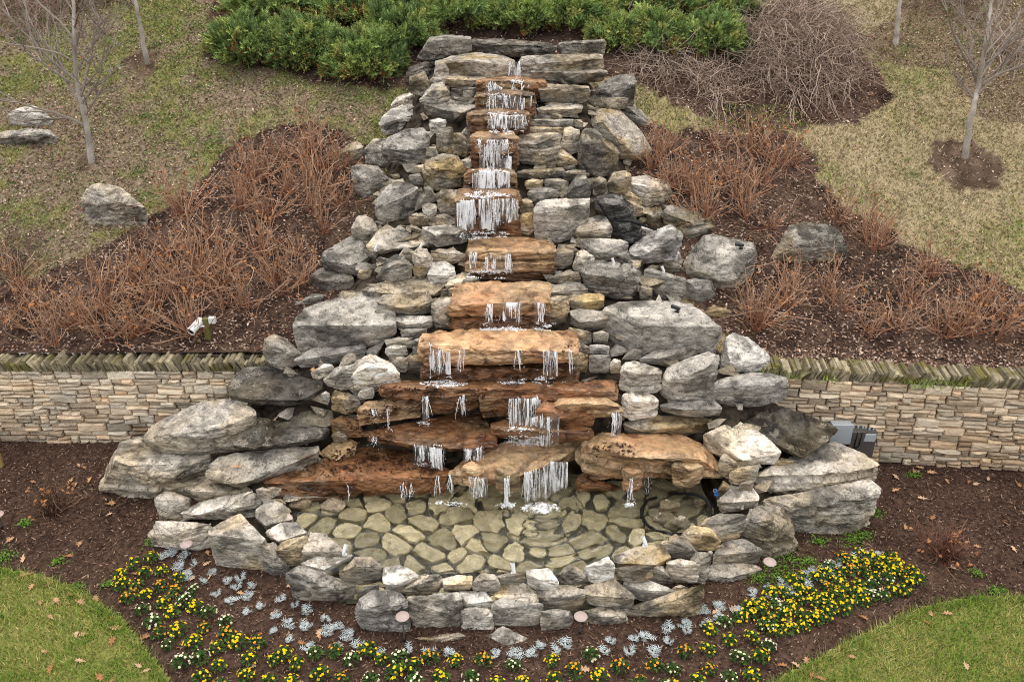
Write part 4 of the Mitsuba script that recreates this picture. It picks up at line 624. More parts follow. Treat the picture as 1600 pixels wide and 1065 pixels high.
('b', 'step', 0.32, 0.8, 0.62, 'second step from the cascade head', '-53,1389,408 -45,1389,408 -31,1389,410 -18,1389,411 -4,1389,412 9,1389,408 23,1389,409 30,1389,408/-56,1330,411 -43,1330,414 -30,1330,409 -17,1330,413 -4,1330,408 9,1330,408 22,1330,415 35,1330,415/-56,1329,401 -43,1329,404 -30,1329,401 -17,1329,401 -4,1329,399 9,1329,401 22,1329,400 35,1329,402'),
('m', 'step_course', 0.19, 0.98, 1, '', '-56,1377,394 -11,1377,394 34,1377,394/-55,1335,395 -11,1335,395 33,1335,395/-55,1334,383 -30,1334,381 9,1334,382 33,1334,383'),
('b', 'step', 0.38, 0.8, 0.62, 'topmost orange step under the spout', '-52,1434,419 -42,1434,419 -26,1434,420 -10,1434,420 7,1434,422 23,1434,420 39,1434,420 49,1434,419/-56,1379,423 -40,1379,426 -25,1379,419 -9,1379,421 6,1379,418 22,1379,420 37,1379,424 53,1379,423/-56,1378,412 -40,1378,414 -25,1378,415 -9,1378,414 6,1378,417 22,1378,416 37,1378,414 53,1378,415'),
('m', 'step_course', 0.19, 0.98, 1, '', '-56,1426,408 -2,1426,408 53,1426,408/-54,1384,410 -2,1384,409 51,1384,410/-54,1383,399 -22,1383,399 19,1383,398 51,1383,399'),
('b', 'step', 0.36, 0.8, 1, 'flat orange shelf forming the lip above the lower falls', '-164,951,132 -82,951,135 82,951,135 131,951,126/-157,909,149 -79,909,151 79,909,151 126,909,145/-158,908,137 -32,908,133 126,908,135'),
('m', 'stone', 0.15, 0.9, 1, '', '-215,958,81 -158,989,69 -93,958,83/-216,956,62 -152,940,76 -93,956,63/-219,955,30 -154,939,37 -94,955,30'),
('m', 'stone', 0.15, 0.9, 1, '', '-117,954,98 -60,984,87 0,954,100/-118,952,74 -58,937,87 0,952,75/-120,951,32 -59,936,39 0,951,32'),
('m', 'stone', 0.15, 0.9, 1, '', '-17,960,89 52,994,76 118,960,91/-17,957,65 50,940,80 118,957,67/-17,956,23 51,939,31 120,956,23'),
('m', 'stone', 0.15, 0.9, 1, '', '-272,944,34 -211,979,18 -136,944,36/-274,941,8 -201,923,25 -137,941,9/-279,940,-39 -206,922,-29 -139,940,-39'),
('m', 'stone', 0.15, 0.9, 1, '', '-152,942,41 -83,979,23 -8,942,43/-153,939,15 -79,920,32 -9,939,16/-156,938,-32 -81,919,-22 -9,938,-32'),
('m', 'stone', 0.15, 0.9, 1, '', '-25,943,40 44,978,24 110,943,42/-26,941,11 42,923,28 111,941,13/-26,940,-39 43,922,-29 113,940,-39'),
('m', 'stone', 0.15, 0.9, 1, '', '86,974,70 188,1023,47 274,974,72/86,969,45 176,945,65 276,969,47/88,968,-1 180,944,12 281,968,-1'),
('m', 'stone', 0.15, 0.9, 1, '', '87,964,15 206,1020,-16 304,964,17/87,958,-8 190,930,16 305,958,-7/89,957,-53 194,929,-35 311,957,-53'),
('b', 'boulder', 0.41, 0.25, 0, 'massive mossy pale boulder at the far left base of the rockwork', '-538,904,-2 -524,917,36 -512,933,54 -495,950,51 -448,947,37 -386,904,56/-536,898,-1 -497,885,59 -462,874,54 -427,874,46 -384,898,55/-538,897,-13 -524,889,-17 -462,871,7 -429,874,20 -409,881,30 -387,897,36'),
('b', 'boulder', 0.43, 0.22, 0, 'long pale rounded boulder lying on the far left base boulder', '-469,911,78 -456,928,85 -426,954,90 -390,954,107 -347,931,118 -322,911,115/-467,906,77 -434,893,92 -392,884,104 -353,889,111 -321,906,115/-465,904,70 -443,893,58 -416,886,63 -374,884,77 -352,890,83 -323,904,108'),
('b', 'slab', 0.19, 0.25, 0, 'dark brown topmost slab of the lower left stack beside the wall', '-363,944,132 -353,985,136 -324,990,136 -268,980,135 -244,955,133/-357,927,131 -330,917,130 -292,916,130 -261,917,130 -241,941,132/-354,926,120 -320,918,117 -280,917,116 -258,924,119 -242,942,122'),
('b', 'slab', 0.28, 0.28, 0, 'second slab of the lower left stack with a few leaves on top', '-331,947,96 -319,949,96 -274,957,98 -241,966,100 -231,928,92/-326,938,94 -290,908,88 -263,904,88 -229,920,91/-324,936,82 -291,909,82 -264,905,83 -230,921,86'),
('b', 'slab', 0.18, 0.25, 0, 'third slab of the lower left stack, dark and thin', '-344,879,93 -336,904,98 -320,920,101 -249,893,95 -230,900,97/-342,873,92 -314,869,91 -247,883,94 -230,898,97/-343,874,84 -313,871,83 -275,878,82 -230,899,93'),
('b', 'slab', 0.31, 0.25, 0, 'fourth slab of the lower left stack, long and grey, an oak leaf on top', '-373,853,71 -359,872,76 -333,880,78 -277,882,79 -242,889,80/-369,842,68 -336,830,65 -309,837,67 -240,878,78/-363,841,59 -334,832,51 -308,839,58 -241,879,72'),
('b', 'slab', 0.33, 0.22, 0, 'fifth slab of the lower left stack above the whitish one', '-409,844,47 -390,863,44 -374,868,45 -352,864,33 -318,845,44/-409,842,45 -378,832,53 -326,837,44/-409,841,34 -384,832,36 -341,831,40 -316,841,45'),
('b', 'slab', 0.55, 0.03, 0, 'whitish curved slab, lowest of the lower left stack', '-399,822,29 -383,838,32 -332,839,41 -310,827,58 -304,822,45/-398,820,28 -375,812,36 -339,808,48 -303,821,44/-399,819,19 -377,811,21 -346,807,36 -304,820,39'),
('b', 'slab', 0.38, 0.25, 0, 'brown grey wedge slab standing at the left of the whitish curved slab', '-430,826,47 -423,846,43 -409,844,41 -391,826,41/-430,824,43 -421,817,28 -390,825,41/-429,822,38 -423,815,11 -399,816,28 -390,824,39'),
('b', 'boulder', 0.48, 0.25, 0, 'low cream stone at the foot of the lower left stack', '-427,790,22 -418,797,37 -395,810,24 -351,790,39/-427,789,20 -391,779,32 -354,788,28/-427,787,16 -395,778,8 -370,781,4 -357,786,17'),
('b', 'boulder', 0.44, 0.35, 0, 'large tan square boulder at the left end of the pond rim', '-344,764,50 -334,775,52 -314,788,55 -278,753,48/-342,759,49 -319,759,49 -306,769,51 -277,750,47/-348,760,11 -328,760,-3 -310,766,-15 -281,751,28'),
('b', 'boulder', 0.33, 0.2, 0, 'brown grey squat boulder at the right end of the left retaining wall', '-323,984,164 -319,988,179 -312,1006,176 -298,1009,166 -276,984,160/-323,982,158 -318,979,169 -304,970,175 -288,969,171 -275,982,159/-323,980,147 -310,971,143 -296,967,143 -285,972,145 -275,981,157'),
('m', 'stone', 0.52, 0.3, 0, '', '-256,950,150 -239,957,158 -227,950,161/-257,952,148 -237,948,158 -227,952,159/-256,950,146 -245,947,145 -227,951,157'),
('b', 'boulder', 0.45, 0.15, 0, 'pale grey stone left of the cream knobbly boulder at the lip', '-236,937,148 -222,955,155 -195,937,170/-236,936,146 -217,927,159 -196,936,159/-232,932,144 -212,926,138 -198,935,140'),
('b', 'boulder', 0.52, 0.25, 0, 'cream knobbly boulder beside the lower lip on the left', '-211,942,138 -198,961,162 -181,973,164 -156,959,160 -142,942,152/-211,940,137 -193,929,162 -173,924,174 -152,930,165 -141,940,150/-211,939,132 -200,931,129 -175,923,147 -143,937,145'),
('m', 'stone', 0.58, 0.0, 0, '', '-193,925,135 -184,932,139 -172,925,142/-194,927,132 -182,923,139 -173,927,136/-193,925,129 -176,924,130'),
('b', 'boulder', 0.4, 0.4, 0, 'mossy cream stone below the cream knobbly boulder', '-229,925,122 -223,933,134 -207,940,126 -191,925,122/-229,925,118 -221,920,131 -202,917,129 -191,925,118/-229,923,112 -208,915,111 -193,922,113'),
('m', 'stone', 0.5, 0.0, 0, '', '-239,923,134 -234,929,135 -228,923,135/-239,925,130 -233,922,135 -229,925,131/-239,923,127 -230,923,126'),
('m', 'stone', 0.36, 0.4, 0, '', '-255,892,57 -247,898,58 -239,892,57/-255,894,53 -245,891,58 -239,894,54/-254,892,50 -244,891,48 -239,893,52'),
('m', 'stone', 0.36, 0.4, 0, '', '-263,888,52 -255,892,53 -247,888,55/-264,890,47 -255,888,50 -248,890,51/-263,889,44 -253,887,41 -248,889,49'),
('m', 'stone', 0.36, 0.4, 0, '', '-279,876,49 -269,883,53 -254,876,58/-280,878,45 -267,875,53 -254,878,55/-279,877,42 -266,874,44 -254,877,53'),
('m', 'stone', 0.36, 0.4, 0, '', '-228,907,82 -220,917,87 -209,907,82/-228,908,79 -217,903,90 -210,908,80/-227,906,76 -216,903,81 -210,907,78'),
('m', 'stone', 0.36, 0.4, 0, '', '-304,823,63 -297,828,63 -287,823,61/-305,825,59 -295,822,62 -288,825,58/-304,823,56 -294,821,53 -288,824,57'),
('m', 'stone', 0.36, 0.4, 0, '', '-285,857,19 -266,872,22 -248,873,18 -220,857,19/-286,857,17 -259,849,33 -242,849,32 -220,857,18/-284,855,14 -258,848,25 -220,856,16'),
('w', 'stone', 0.48, 0.25, 0, '', '-305,814,40 -292,829,43 -277,827,42 -259,801,38/-302,802,38 -288,790,36 -259,799,38/-303,803,32 -289,791,27 -274,795,31 -260,800,33'),
('w', 'stone', 0.56, 0.12, 0, '', '-284,778,38 -269,789,41 -252,790,41 -238,778,37/-283,775,37 -267,766,34 -238,776,37/-283,776,30 -268,767,30 -251,773,33 -239,777,33'),
('w', 'stone', 0.42, 0.4, 0, '', '-272,752,30 -262,764,35 -231,753,53/-273,753,24 -258,747,37 -232,752,50/-272,751,16 -252,745,14 -239,748,24 -231,752,48'),
('w', 'stone', 0.42, 0.25, 0, '', '-234,745,40 -230,770,43 -212,767,43 -188,743,39/-234,741,40 -213,750,41 -187,741,40/-236,742,29 -215,751,22 -188,742,36'),
('w', 'stone', 0.54, 0.08, 0, '', '-235,736,29 -218,745,30 -182,748,30/-234,734,28 -206,726,27 -181,744,30/-228,733,14 -207,727,15 -188,741,19 -182,745,26'),
('w', 'stone', 0.33, 0.3, 0, '', '-187,709,39 -171,720,51 -153,718,53 -139,709,46/-187,709,36 -169,704,52 -151,704,51 -139,709,42/-185,707,34 -169,702,28 -150,704,29 -139,708,38'),
('w', 'stone', 0.55, 0.05, 0, '', '-138,708,47 -121,711,48 -102,698,45/-136,691,43 -125,688,42 -101,698,45/-136,692,27 -124,690,29 -101,699,42'),
('w', 'stone', 0.4, 0.4, 0, '', '-122,692,29 -101,704,38 -76,693,52/-122,693,26 -99,687,44 -76,692,48/-120,691,25 -99,686,28 -83,689,30 -75,692,42'),
('w', 'stone', 0.52, 0.35, 0, '', '-74,698,41 -59,702,42 -43,701,42/-73,690,40 -59,691,40 -43,691,40/-73,691,30 -59,692,28 -45,692,31'),
('w', 'stone', 0.38, 0.35, 0, '', '-42,691,43 -33,699,49 -19,697,48 -13,691,41/-42,692,37 -32,688,48 -18,689,47 -13,692,38/-41,690,31 -25,686,27 -13,691,36'),
('w', 'stone', 0.62, 0.03, 0, '', '-91,684,25 -84,690,28 -54,691,28 -53,686,26/-91,682,24 -75,676,21 -53,685,25/-87,681,18 -73,678,7 -53,686,19'),
('w', 'stone', 0.64, 0.0, 0, '', '-56,691,29 -31,692,30 -22,684,25/-55,688,28 -47,679,23 -21,682,25/-54,688,22 -45,680,15 -25,683,11 -21,683,20'),
('w', 'stone', 0.55, 0.45, 0, '', '-17,690,28 -13,703,30 8,705,30 18,698,29 27,683,27/-17,686,27 0,681,27 18,679,26 27,680,27/-16,687,21 0,682,16 22,680,12 28,681,21'),
('w', 'stone', 0.38, 0.1, 0, '', '-162,667,39 -145,678,45 -116,669,49 -108,662,43/-161,660,34 -142,654,42 -116,658,42 -108,662,38/-168,661,22 -157,656,8 -140,653,-5 -121,656,6 -109,661,30'),
('w', 'stone', 0.36, 0.1, 0, '', '-167,699,23 -159,705,23 -144,699,32/-168,701,18 -158,698,25 -145,701,27/-167,700,15 -156,697,18 -145,700,23'),
('w', 'stone', 0.38, 0.08, 0, '', '-108,670,41 -91,683,30 -71,683,23 -52,670,33/-109,671,28 -89,664,29 -70,664,26 -52,671,25/-108,669,9 -99,665,-3 -79,662,-5 -63,665,5 -53,669,14'),
('w', 'stone', 0.46, 0.05, 0, '', '-54,667,27 -41,676,21 -25,671,23 -20,667,17/-54,668,16 -40,663,19 -25,665,17 -20,668,11/-54,666,3 -41,662,-5 -27,664,-5 -20,667,5'),
('w', 'stone', 0.4, 0.06, 0, '', '-21,672,32 -10,680,31 26,677,20 32,672,30/-21,672,25 -10,668,28 26,669,14 33,672,20/-21,671,15 -10,667,3 10,664,0 26,668,-8 32,671,7'),
('w', 'stone', 0.4, 0.06, 0, '', '-243,705,42 -233,714,44 -221,724,22 -193,720,22 -170,706,24/-243,704,36 -229,699,46 -213,695,38 -188,696,28 -170,704,15/-244,703,27 -219,694,22 -196,694,6 -178,700,-12 -171,703,2'),
('w', 'stone', 0.4, 0.25, 0, '', '-278,747,49 -271,764,33 -255,747,14/-281,747,27 -265,738,33 -256,746,11/-286,746,-10 -267,737,-4 -256,746,6'),
('w', 'stone', 0.44, 0.4, 0, '', '-104,654,0 -91,664,-5 -58,662,0 -48,654,3/-104,654,-6 -89,649,4 -58,650,6 -48,654,-1/-98,651,-10 -73,646,-4 -48,653,-5'),
('w', 'stone', 0.6, 0.03, 0, '', '-24,655,3 -10,665,6 15,652,2/-23,653,2 -6,644,-1 15,651,1/-20,652,-4 -6,645,-7 8,650,-12 15,652,-1'),
('w', 'stone', 0.36, 0.5, 0, '', '-19,699,42 -5,707,40 15,699,48/-19,700,38 -4,696,45 15,700,43/-15,698,35 10,697,37 15,699,39'),
('w', 'stone', 0.54, 0.05, 0, '', '15,701,50 39,704,51 48,690,47/16,695,49 31,688,47 49,688,47/17,696,30 28,690,25 44,689,26 49,689,40'),
('w', 'stone', 0.3, 0.4, 0, '', '53,700,46 62,709,53 80,705,41/53,701,41 61,696,54 80,698,42/54,699,36 67,694,36 84,700,33'),
('w', 'stone', 0.6, 0.05, 0, '', '77,702,53 103,710,61 110,704,54/77,703,48 102,699,60 110,702,50/80,700,43 90,696,36 108,700,40 111,702,45'),
('w', 'stone', 0.44, 0.3, 0, '', '29,686,33 52,697,33 77,690,33/29,679,33 51,679,33 77,684,33/33,680,18 51,680,12 72,684,9 78,685,20'),
('w', 'stone', 0.43, 0.65, 0, '', '113,730,44 139,742,46 167,746,47 175,729,44/112,721,42 157,718,42 175,728,43/113,721,36 158,719,36 176,729,38'),
('w', 'stone', 0.42, 0.45, 0, '', '111,706,48 131,717,42 150,707,52/112,707,41 129,702,47 151,707,45/114,705,35 132,701,33 153,706,34'),
('w', 'stone', 0.38, 0.4, 0, '', '154,717,41 167,726,33 179,717,18/155,718,33 165,713,37 179,718,16/156,716,25 169,712,22 179,717,15'),
('w', 'stone', 0.48, 0.5, 0, '', '167,743,52 184,756,52 195,757,45 211,743,35/168,744,46 180,738,57 191,737,52 211,744,32/171,741,41 187,736,38 211,743,29'),
('w', 'stone', 0.4, 0.2, 0, '', '169,726,41 186,730,40 206,721,41/169,721,41 183,717,42 205,719,42/173,722,23 183,719,15 207,720,31'),
('w', 'stone', 0.47, 0.25, 0, '', '78,698,30 110,707,32 130,686,29/79,687,29 102,684,28 129,681,28/83,688,14 103,685,8 129,682,12'),
('w', 'stone', 0.54, 0.02, 0, '', '123,708,26 145,714,25 174,696,26/123,704,26 145,696,27 174,694,27/128,704,16 146,697,9 172,695,6 175,695,17'),
('w', 'stone', 0.4, 0.25, 0, '', '72,677,15 101,690,9 120,680,11/73,675,6 99,669,17 119,674,9/72,675,-10 97,668,-5 126,675,-7'),
('w', 'stone', 0.4, 0.15, 0, '', '30,663,28 46,673,23 61,668,24/30,665,14 45,660,22 61,663,22/31,664,-5 42,660,-6 66,664,14'),
('w', 'stone', 0.44, 0.35, 0, '', '122,687,7 148,704,2 180,708,9 204,687,45/123,686,1 143,677,19 172,676,31 204,686,40/125,684,-7 154,675,8 184,677,21 205,685,30'),
('w', 'stone', 0.4, 0.15, 0, '', '189,727,25 204,743,37 219,727,53/190,727,17 200,719,41 220,727,39/191,726,5 207,718,14 221,725,20'),
('w', 'stone', 0.5, 0.5, 0, '', '191,760,48 205,771,52 227,769,50 237,760,38/191,761,45 202,755,54 225,756,49 238,761,32/193,759,42 209,753,33 237,759,26'),
('w', 'stone', 0.5, 0.45, 0, '', '216,771,53 238,784,59 265,772,68/218,772,43 234,765,59 266,772,60/236,764,34 255,766,36 268,771,49'),
('w', 'stone', 0.42, 0.15, 0, '', '229,756,23 245,774,26 268,778,27 287,763,25/229,754,23 247,758,24 286,759,24/231,755,13 255,759,6 286,760,5'),
('w', 'stone', 0.4, 0.2, 0, '', '222,749,8 232,757,8 277,758,8 284,749,8/218,736,9 243,733,9 284,747,8/220,737,-8 245,734,-7 286,748,-4'),
('b', 'boulder', 0.42, 0.25, 0, 'rounded brown grey boulder right of the layered stones at the right rim end', '268,786,39 282,802,52 314,815,46 328,795,37 335,786,15/268,783,36 274,774,57 301,768,52 324,778,32 335,783,12/270,780,31 291,767,17 305,767,-1 321,772,-6 336,782,4'),
('w', 'stone', 0.48, 0.3, 0, '', '245,817,53 267,839,56 290,837,55 294,822,54/245,810,53 265,816,53 292,814,53/249,812,39 273,816,37 293,815,45'),
('w', 'stone', 0.36, 0.6, 0, '', '247,837,48 257,849,57 267,837,54/248,838,44 253,832,61 267,838,49/249,835,41 266,835,46'),
('w', 'stone', 0.44, 0.3, 0, '', '176,708,19 185,713,18 192,708,19/177,710,13 184,708,18 193,710,14/178,709,8 192,709,9'),
('w', 'stone', 0.48, 0.35, 0, '', '214,783,40 227,793,45 243,783,61/215,784,36 224,778,50 244,784,55/222,778,37 239,779,36 244,783,47'),
('b', 'boulder', 0.46, 0.05, 0, 'pale grey boulder, upper of the two at the left edge of the slope', '-831,1432,359 -823,1438,367 -797,1446,373 -781,1443,369 -762,1432,353/-831,1433,356 -795,1426,367 -790,1426,349 -762,1433,352/-829,1430,345 -811,1426,339 -780,1427,344 -762,1432,351'),
('b', 'slab', 0.36, 0.2, 0, 'flat brown grey boulder, lower of the two at the left edge of the slope', '-843,1393,334 -829,1404,340 -795,1413,343 -757,1403,343 -740,1393,334/-845,1393,326 -822,1387,333 -781,1383,339 -751,1388,340 -740,1393,333/-847,1392,315 -814,1384,315 -776,1383,322 -740,1392,332'),
('b', 'boulder', 0.44, 0.22, 0, 'lone layered tan grey boulder on the left slope above the brown stems', '-647,1237,274 -638,1241,296 -621,1251,301 -594,1256,298 -574,1250,284 -549,1237,267/-647,1237,271 -619,1230,273 -581,1229,277 -550,1237,265/-646,1234,250 -624,1229,233 -588,1228,241 -553,1235,261'),
('b', 'boulder', 0.34, 0.38, 0, 'lone brown grey boulder in the right mulch bed', '380,1176,211 393,1184,234 406,1191,260 426,1196,262 468,1186,259 485,1177,241 490,1176,225/381,1176,207 408,1168,233 436,1166,239 457,1168,229 489,1176,222/381,1175,204 405,1168,200 449,1166,204 488,1174,210'),
]
# ROCKDATA END
def rock_mesh(top, edge, foot, seed, hard=1.0, rf=1.0):
    rng = np.random.default_rng(seed)
    top, edge, foot = (np.asarray(a, float) for a in (top, edge, foot))
    zmin, dep = foot[:, 2].min(), max(top[:, 1].max() - foot[:, 1].min(), .1)
    h = max(top[:, 2].max() - zmin, .05)
    back = top + [0, .10 * dep, -.25 * h]; back[:, 2] = np.maximum(back[:, 2], zmin + .02)
    bb = top + [0, .02 * dep, 0]; bb[:, 2] = zmin; bb[:, 0] = bb[:, 0] * .92 + bb[:, 0].mean() * .08
    cut = min(hard * h, .4 * dep)
    foot = foot + [0, cut, 0]; under = foot + [0, .1 * dep, -.06]; under[:, 0] = under[:, 0] * .93 + under[:, 0].mean() * .07
    pts = np.vstack([top, edge, foot, back, bb, under])
    pts = pts.mean(0) + (pts - pts.mean(0)) * 1.025
    m = manifold3d.Manifold.hull_points(pts.astype(np.float64))
    size = float(np.prod(np.ptp(pts, axis=0)) ** (1 / 3)); wide = np.ptp(pts[:, 0])
    c = pts.mean(0)
    flat = wide > 2.2 * h                                # slabs keep their outline, boulders are broken into facets
    for _ in range(4 if flat else 10):
        d = rng.standard_normal(3); d[1] = -abs(d[1]); d[2] *= .7; d /= np.linalg.norm(d); d = d / np.maximum(np.ptp(pts, axis=0), .05); d /= np.linalg.norm(d)
        s = ((pts - c) @ d).max()
        m = m.trim_by_plane(tuple(-d), float(-(c @ d + s * (rng.uniform(.95, .995) if flat else rng.uniform(.885, .985)))))
    L = float(np.clip(wide / 42, .013, .034))
    mm = m.refine_to_length(L).to_mesh()
    v, f = np.array(mm.vert_properties[:, :3], float), np.array(mm.tri_verts)
    e = np.vstack([f[:, [0, 1]], f[:, [1, 2]], f[:, [2, 0]]]); e = np.vstack([e, e[:, ::-1]])
    A = coo_matrix((np.ones(len(e)), (e[:, 0], e[:, 1])), shape=(len(v), len(v))).tocsr(); A.data[:] = 1
    A = A.multiply(1 / np.maximum(A.sum(1), 1)).tocsr()
    lap = A @ v - v
    sharp = np.linalg.norm(lap, axis=1) / L                # broken edges are chipped, not rounded
    v = v + lap * (.05 + .35 * meshkit.noise(v * 9 + seed % 31, 3))[:, None]
    def normals():
        fn = np.cross(v[f[:, 1]] - v[f[:, 0]], v[f[:, 2]] - v[f[:, 0]]); n = np.zeros_like(v)
        for k in range(3): np.add.at(n, f[:, k], fn)
        return n / np.maximum(np.linalg.norm(n, axis=1, keepdims=True), 1e-12)
    n = normals()
    o = rng.uniform(0, 50, 3)
    big = meshkit.fbm(v * (1.5 / max(size, .15)) + o, 3, seed % 97) - .5
    rid = 1 - np.abs(2 * meshkit.fbm(v * (2.6 / max(size, .15)) + o[::-1], 3, seed % 89) - 1)
    fine = meshkit.fbm(v * 13 + o, 3, seed % 83) - .5
    bn = np.array([rng.normal(0, .12), rng.normal(-.12, .1), 1.0]); bn /= np.linalg.norm(bn)
    hgt = v @ bn + .10 * size * (big * 2) 
    side = 1 - np.abs(n @ bn)
    fr = rng.uniform(7, 13) if size > .3 else rng.uniform(12, 20)
    lay = hgt * fr + .9 * meshkit.fbm(v * (2.2 / max(size, .2)) + o, 2, seed % 67)
    li = np.floor(lay); lf_ = lay - li
    hsh = lambda q: np.modf(np.abs(np.sin(q * 12.9898 + seed) * 43758.5453))[0]
    st = hsh(li) * (1 - ss(.82, 1, lf_)) + hsh(li + 1) * ss(.82, 1, lf_)
    groove = -np.maximum(1 - ss(.0, .16, np.minimum(lf_, 1 - lf_) * 1.0), 0) * (meshkit.noise(v * 3 + o, 9) > .4)
    s_ = min(size, .9)
    d = .03 * s_ * big + .03 * s_ * rf * (rid - .75) + .04 * min(s_, .5) * rf * fine + rf * side * (.09 * s_ * (st - .5) + .03 * min(s_, .6) * groove)
    crack = 1 - ss(.0, .05, np.abs(meshkit.fbm(v * (1.7 / max(size, .2)) - o, 2, seed % 61) - .5))
    chip = np.clip(sharp - .12, 0, .5) * ss(.5, .7, meshkit.fbm(v * 7 - o, 2, seed % 59))
    d = d - .03 * rf * min(s_, .8) * crack - .10 * min(s_, .6) * chip
    v = v + n * d[:, None]
    return v, f, big, groove * side, crack
def cm(s): return [np.array([[float(q) / 100 for q in p.split(',')] for p in part.split()]) for part in s.split('/')]
CLOUD, last = [], None
pond_wall = thing('pond_wall', 'low curved dry stacked rim wall of mixed grey, white and buff stones round the pond', 'stone wall')
for i, (kind, name, tone, warm, wet, label, data) in enumerate(ROCKS):
    top, edge, foot = cm(data)
    v, f, big, gr, cr = rock_mesh(top, edge, foot, 1000 + i * 7, {'ledge': .55, 'slab': .42, 'step': .2, 'step_course': 0.0}.get(name, .16),
                                1.15 if any(w in label for w in ('layer', 'striat', 'ribbed', 'knobbly', 'ledge', 'base')) else .3 if any(w in label for w in ('biggest', 'pyramid', 'egg', 'smooth', 'huge slanting', 'lens shaped', 'rounded', 'largest', 'square', 'plate')) else 1.6 if name.startswith('step') else (.45, .8, 1.0)[i % 3])
    r = np.random.default_rng(i)
    o = r.uniform(0, 90, 3)
    t = (tone * (1.02 if wet > .9 else 1.05) if wet else .37 * (tone / .40) ** 1.55) * (1 + .14 * r.standard_normal()) * (1 + .5 * big) * (1 + .35 * gr) * (1 - .3 * cr)
    pa, pb = meshkit.fbm(v * 1.9 + o, 3, i % 53), meshkit.fbm(v * 3.2 - o, 4, i % 47)
    t = t * (.72 + .6 * pa) * (1 - (.25 if wet else .55) * ss(.54, .62, pb + .15 * (pa - .5)))
    if wet: uv = np.stack([t, np.full(len(v), wet)], -1)
    else: uv = np.stack([t, np.clip((warm + .06 * r.standard_normal()) * (.35 + 1.5 * ss(.36, .66, meshkit.fbm(v * 2.3 + o[::-1], 3, i % 43))), -.2, 1.15)], -1)
    parent = {'w': pond_wall, 'm': 'rock_bank', 'p': last}.get(kind)
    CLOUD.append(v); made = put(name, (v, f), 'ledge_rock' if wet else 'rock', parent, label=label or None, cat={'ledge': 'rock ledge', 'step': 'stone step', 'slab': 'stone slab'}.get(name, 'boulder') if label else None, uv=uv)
    if kind == 'b': last = made
CLOUD = np.vstack(CLOUD)
rng = np.random.default_rng(404); V, Fc, U, k = [], [], [], 0
for _ in range(620):                                     # small rubble that fills the gaps of the bank
    y = rng.uniform(8.2, 14.4); x = rng.uniform(-3.1, 3.1)
    if abs(x + .1) < np.interp(y, [9.2, 11, 14], [1.05, .55, .45]) or (y < 9.3 and abs(x) < 2.5): continue
    if core(x, y) < float(hill(x, y)) + .12 and y > 10: continue
    h = manifold3d.Manifold.hull_points(rng.standard_normal((9, 3)) * rng.uniform(.03, .085) * np.array([1.3, 1, .8]) + [x, y, float(min(core(x, y), core(x, y - .3))) + .02]).to_mesh()
    hv = np.array(h.vert_properties[:, :3], float); V.append(hv); Fc.append(np.array(h.tri_verts) + k); k += len(hv); U.append(np.tile([[rng.uniform(.2, .42), rng.uniform(.05, .6)]], (len(hv), 1)))
put('rubble', (np.vstack(V), np.vstack(Fc)), 'rock', 'rock_bank', uv=np.vstack(U), kind='stuff')
def project(p):
    q = np.asarray(p, float) - EYE
    zc, yc = q[..., 1] * CP - q[..., 2] * SP, q[..., 1] * SP + q[..., 2] * CP
    return np.stack([800 + 1350 * q[..., 0] / zc, 532.5 - 1350 * yc / zc], -1), zc
PIX, DEEP = project(CLOUD)
from scipy.spatial import cKDTree
SEEN = cKDTree(PIX)
def on_rock(px, py, r=6):
    'the nearest rock surface seen at that point of the photograph'
    while True:
        k = np.array(SEEN.query_ball_point([px, py], r, p=np.inf), int)
        if len(k) > 2: break
        r *= 1.6
    d = DEEP[k]
    return CLOUD[k[np.argsort(d)[len(k) // 12]]]

def lip(px, py):
    'the foremost rock edge at or just above that point, where the water leaves the ledge'
    c = [on_rock(px, py - k, 4) for k in (0, 5, 10, 15)]
    return min(c, key=lambda p: p[1])
# ------------------------------------------------------------------ pond
WATER = 0.30
INNER = [(440, 800), (470, 835), (520, 868), (600, 893), (700, 903), (800, 906), (880, 898), (960, 875), (1040, 842), (1100, 805), (1140, 775)]
pond = sg.Polygon([tuple(at_z(*p, WATER)[:2]) for p in INNER] + [(2.4, 9.15), (-2.6, 9.15)]).buffer(0.22)
floor = tri_poly(pond.buffer(.1), 0.0, .08)
fv = floor[0].copy(); fv[:, 2] = 0.035
put('pond_floor', (fv, floor[1]), 'silt', kind='structure')
wv, wf = tri_poly(pond, 0, .03)
src = [(at_z(845, 795, WATER), .030), (at_z(790, 790, WATER), .014), (at_z(700, 785, WATER), .008), (at_z(985, 790, WATER), .008), (at_z(640, 788, WATER), .006)]
wz = np.full(len(wv), WATER) + .020 * (nz(wv[:, 0] * .7, wv[:, 1] * 1.7, 5.5, 51) - .5) + .013 * (nz(wv[:, 0] * .6, wv[:, 1] * 2, 12, 52) - .5)
for c, a in src:
    d = np.hypot(wv[:, 0] - c[0], wv[:, 1] - c[1])
    wz += a * np.exp(-d * 1.5) * np.sin(d * 42 + 3 * nz(wv[:, 0], wv[:, 1], 3, 53))
wv[:, 2] = wz
put('pond_water', (wv, wf), 'water', kind='structure', smooth=True)
rng = np.random.default_rng(77)
from scipy.spatial import Voronoi
x0, y0, x1, y1 = pond.bounds
seeds = np.array([(x + rng.uniform(-.16, .16), y + rng.uniform(-.14, .14)) for r, y in enumerate(np.arange(y0 - .5, y1 + .6, .27)) for x in np.arange(x0 - .6 + .17 * (r % 2), x1 + .7, .34)])
vo = Voronoi(seeds)
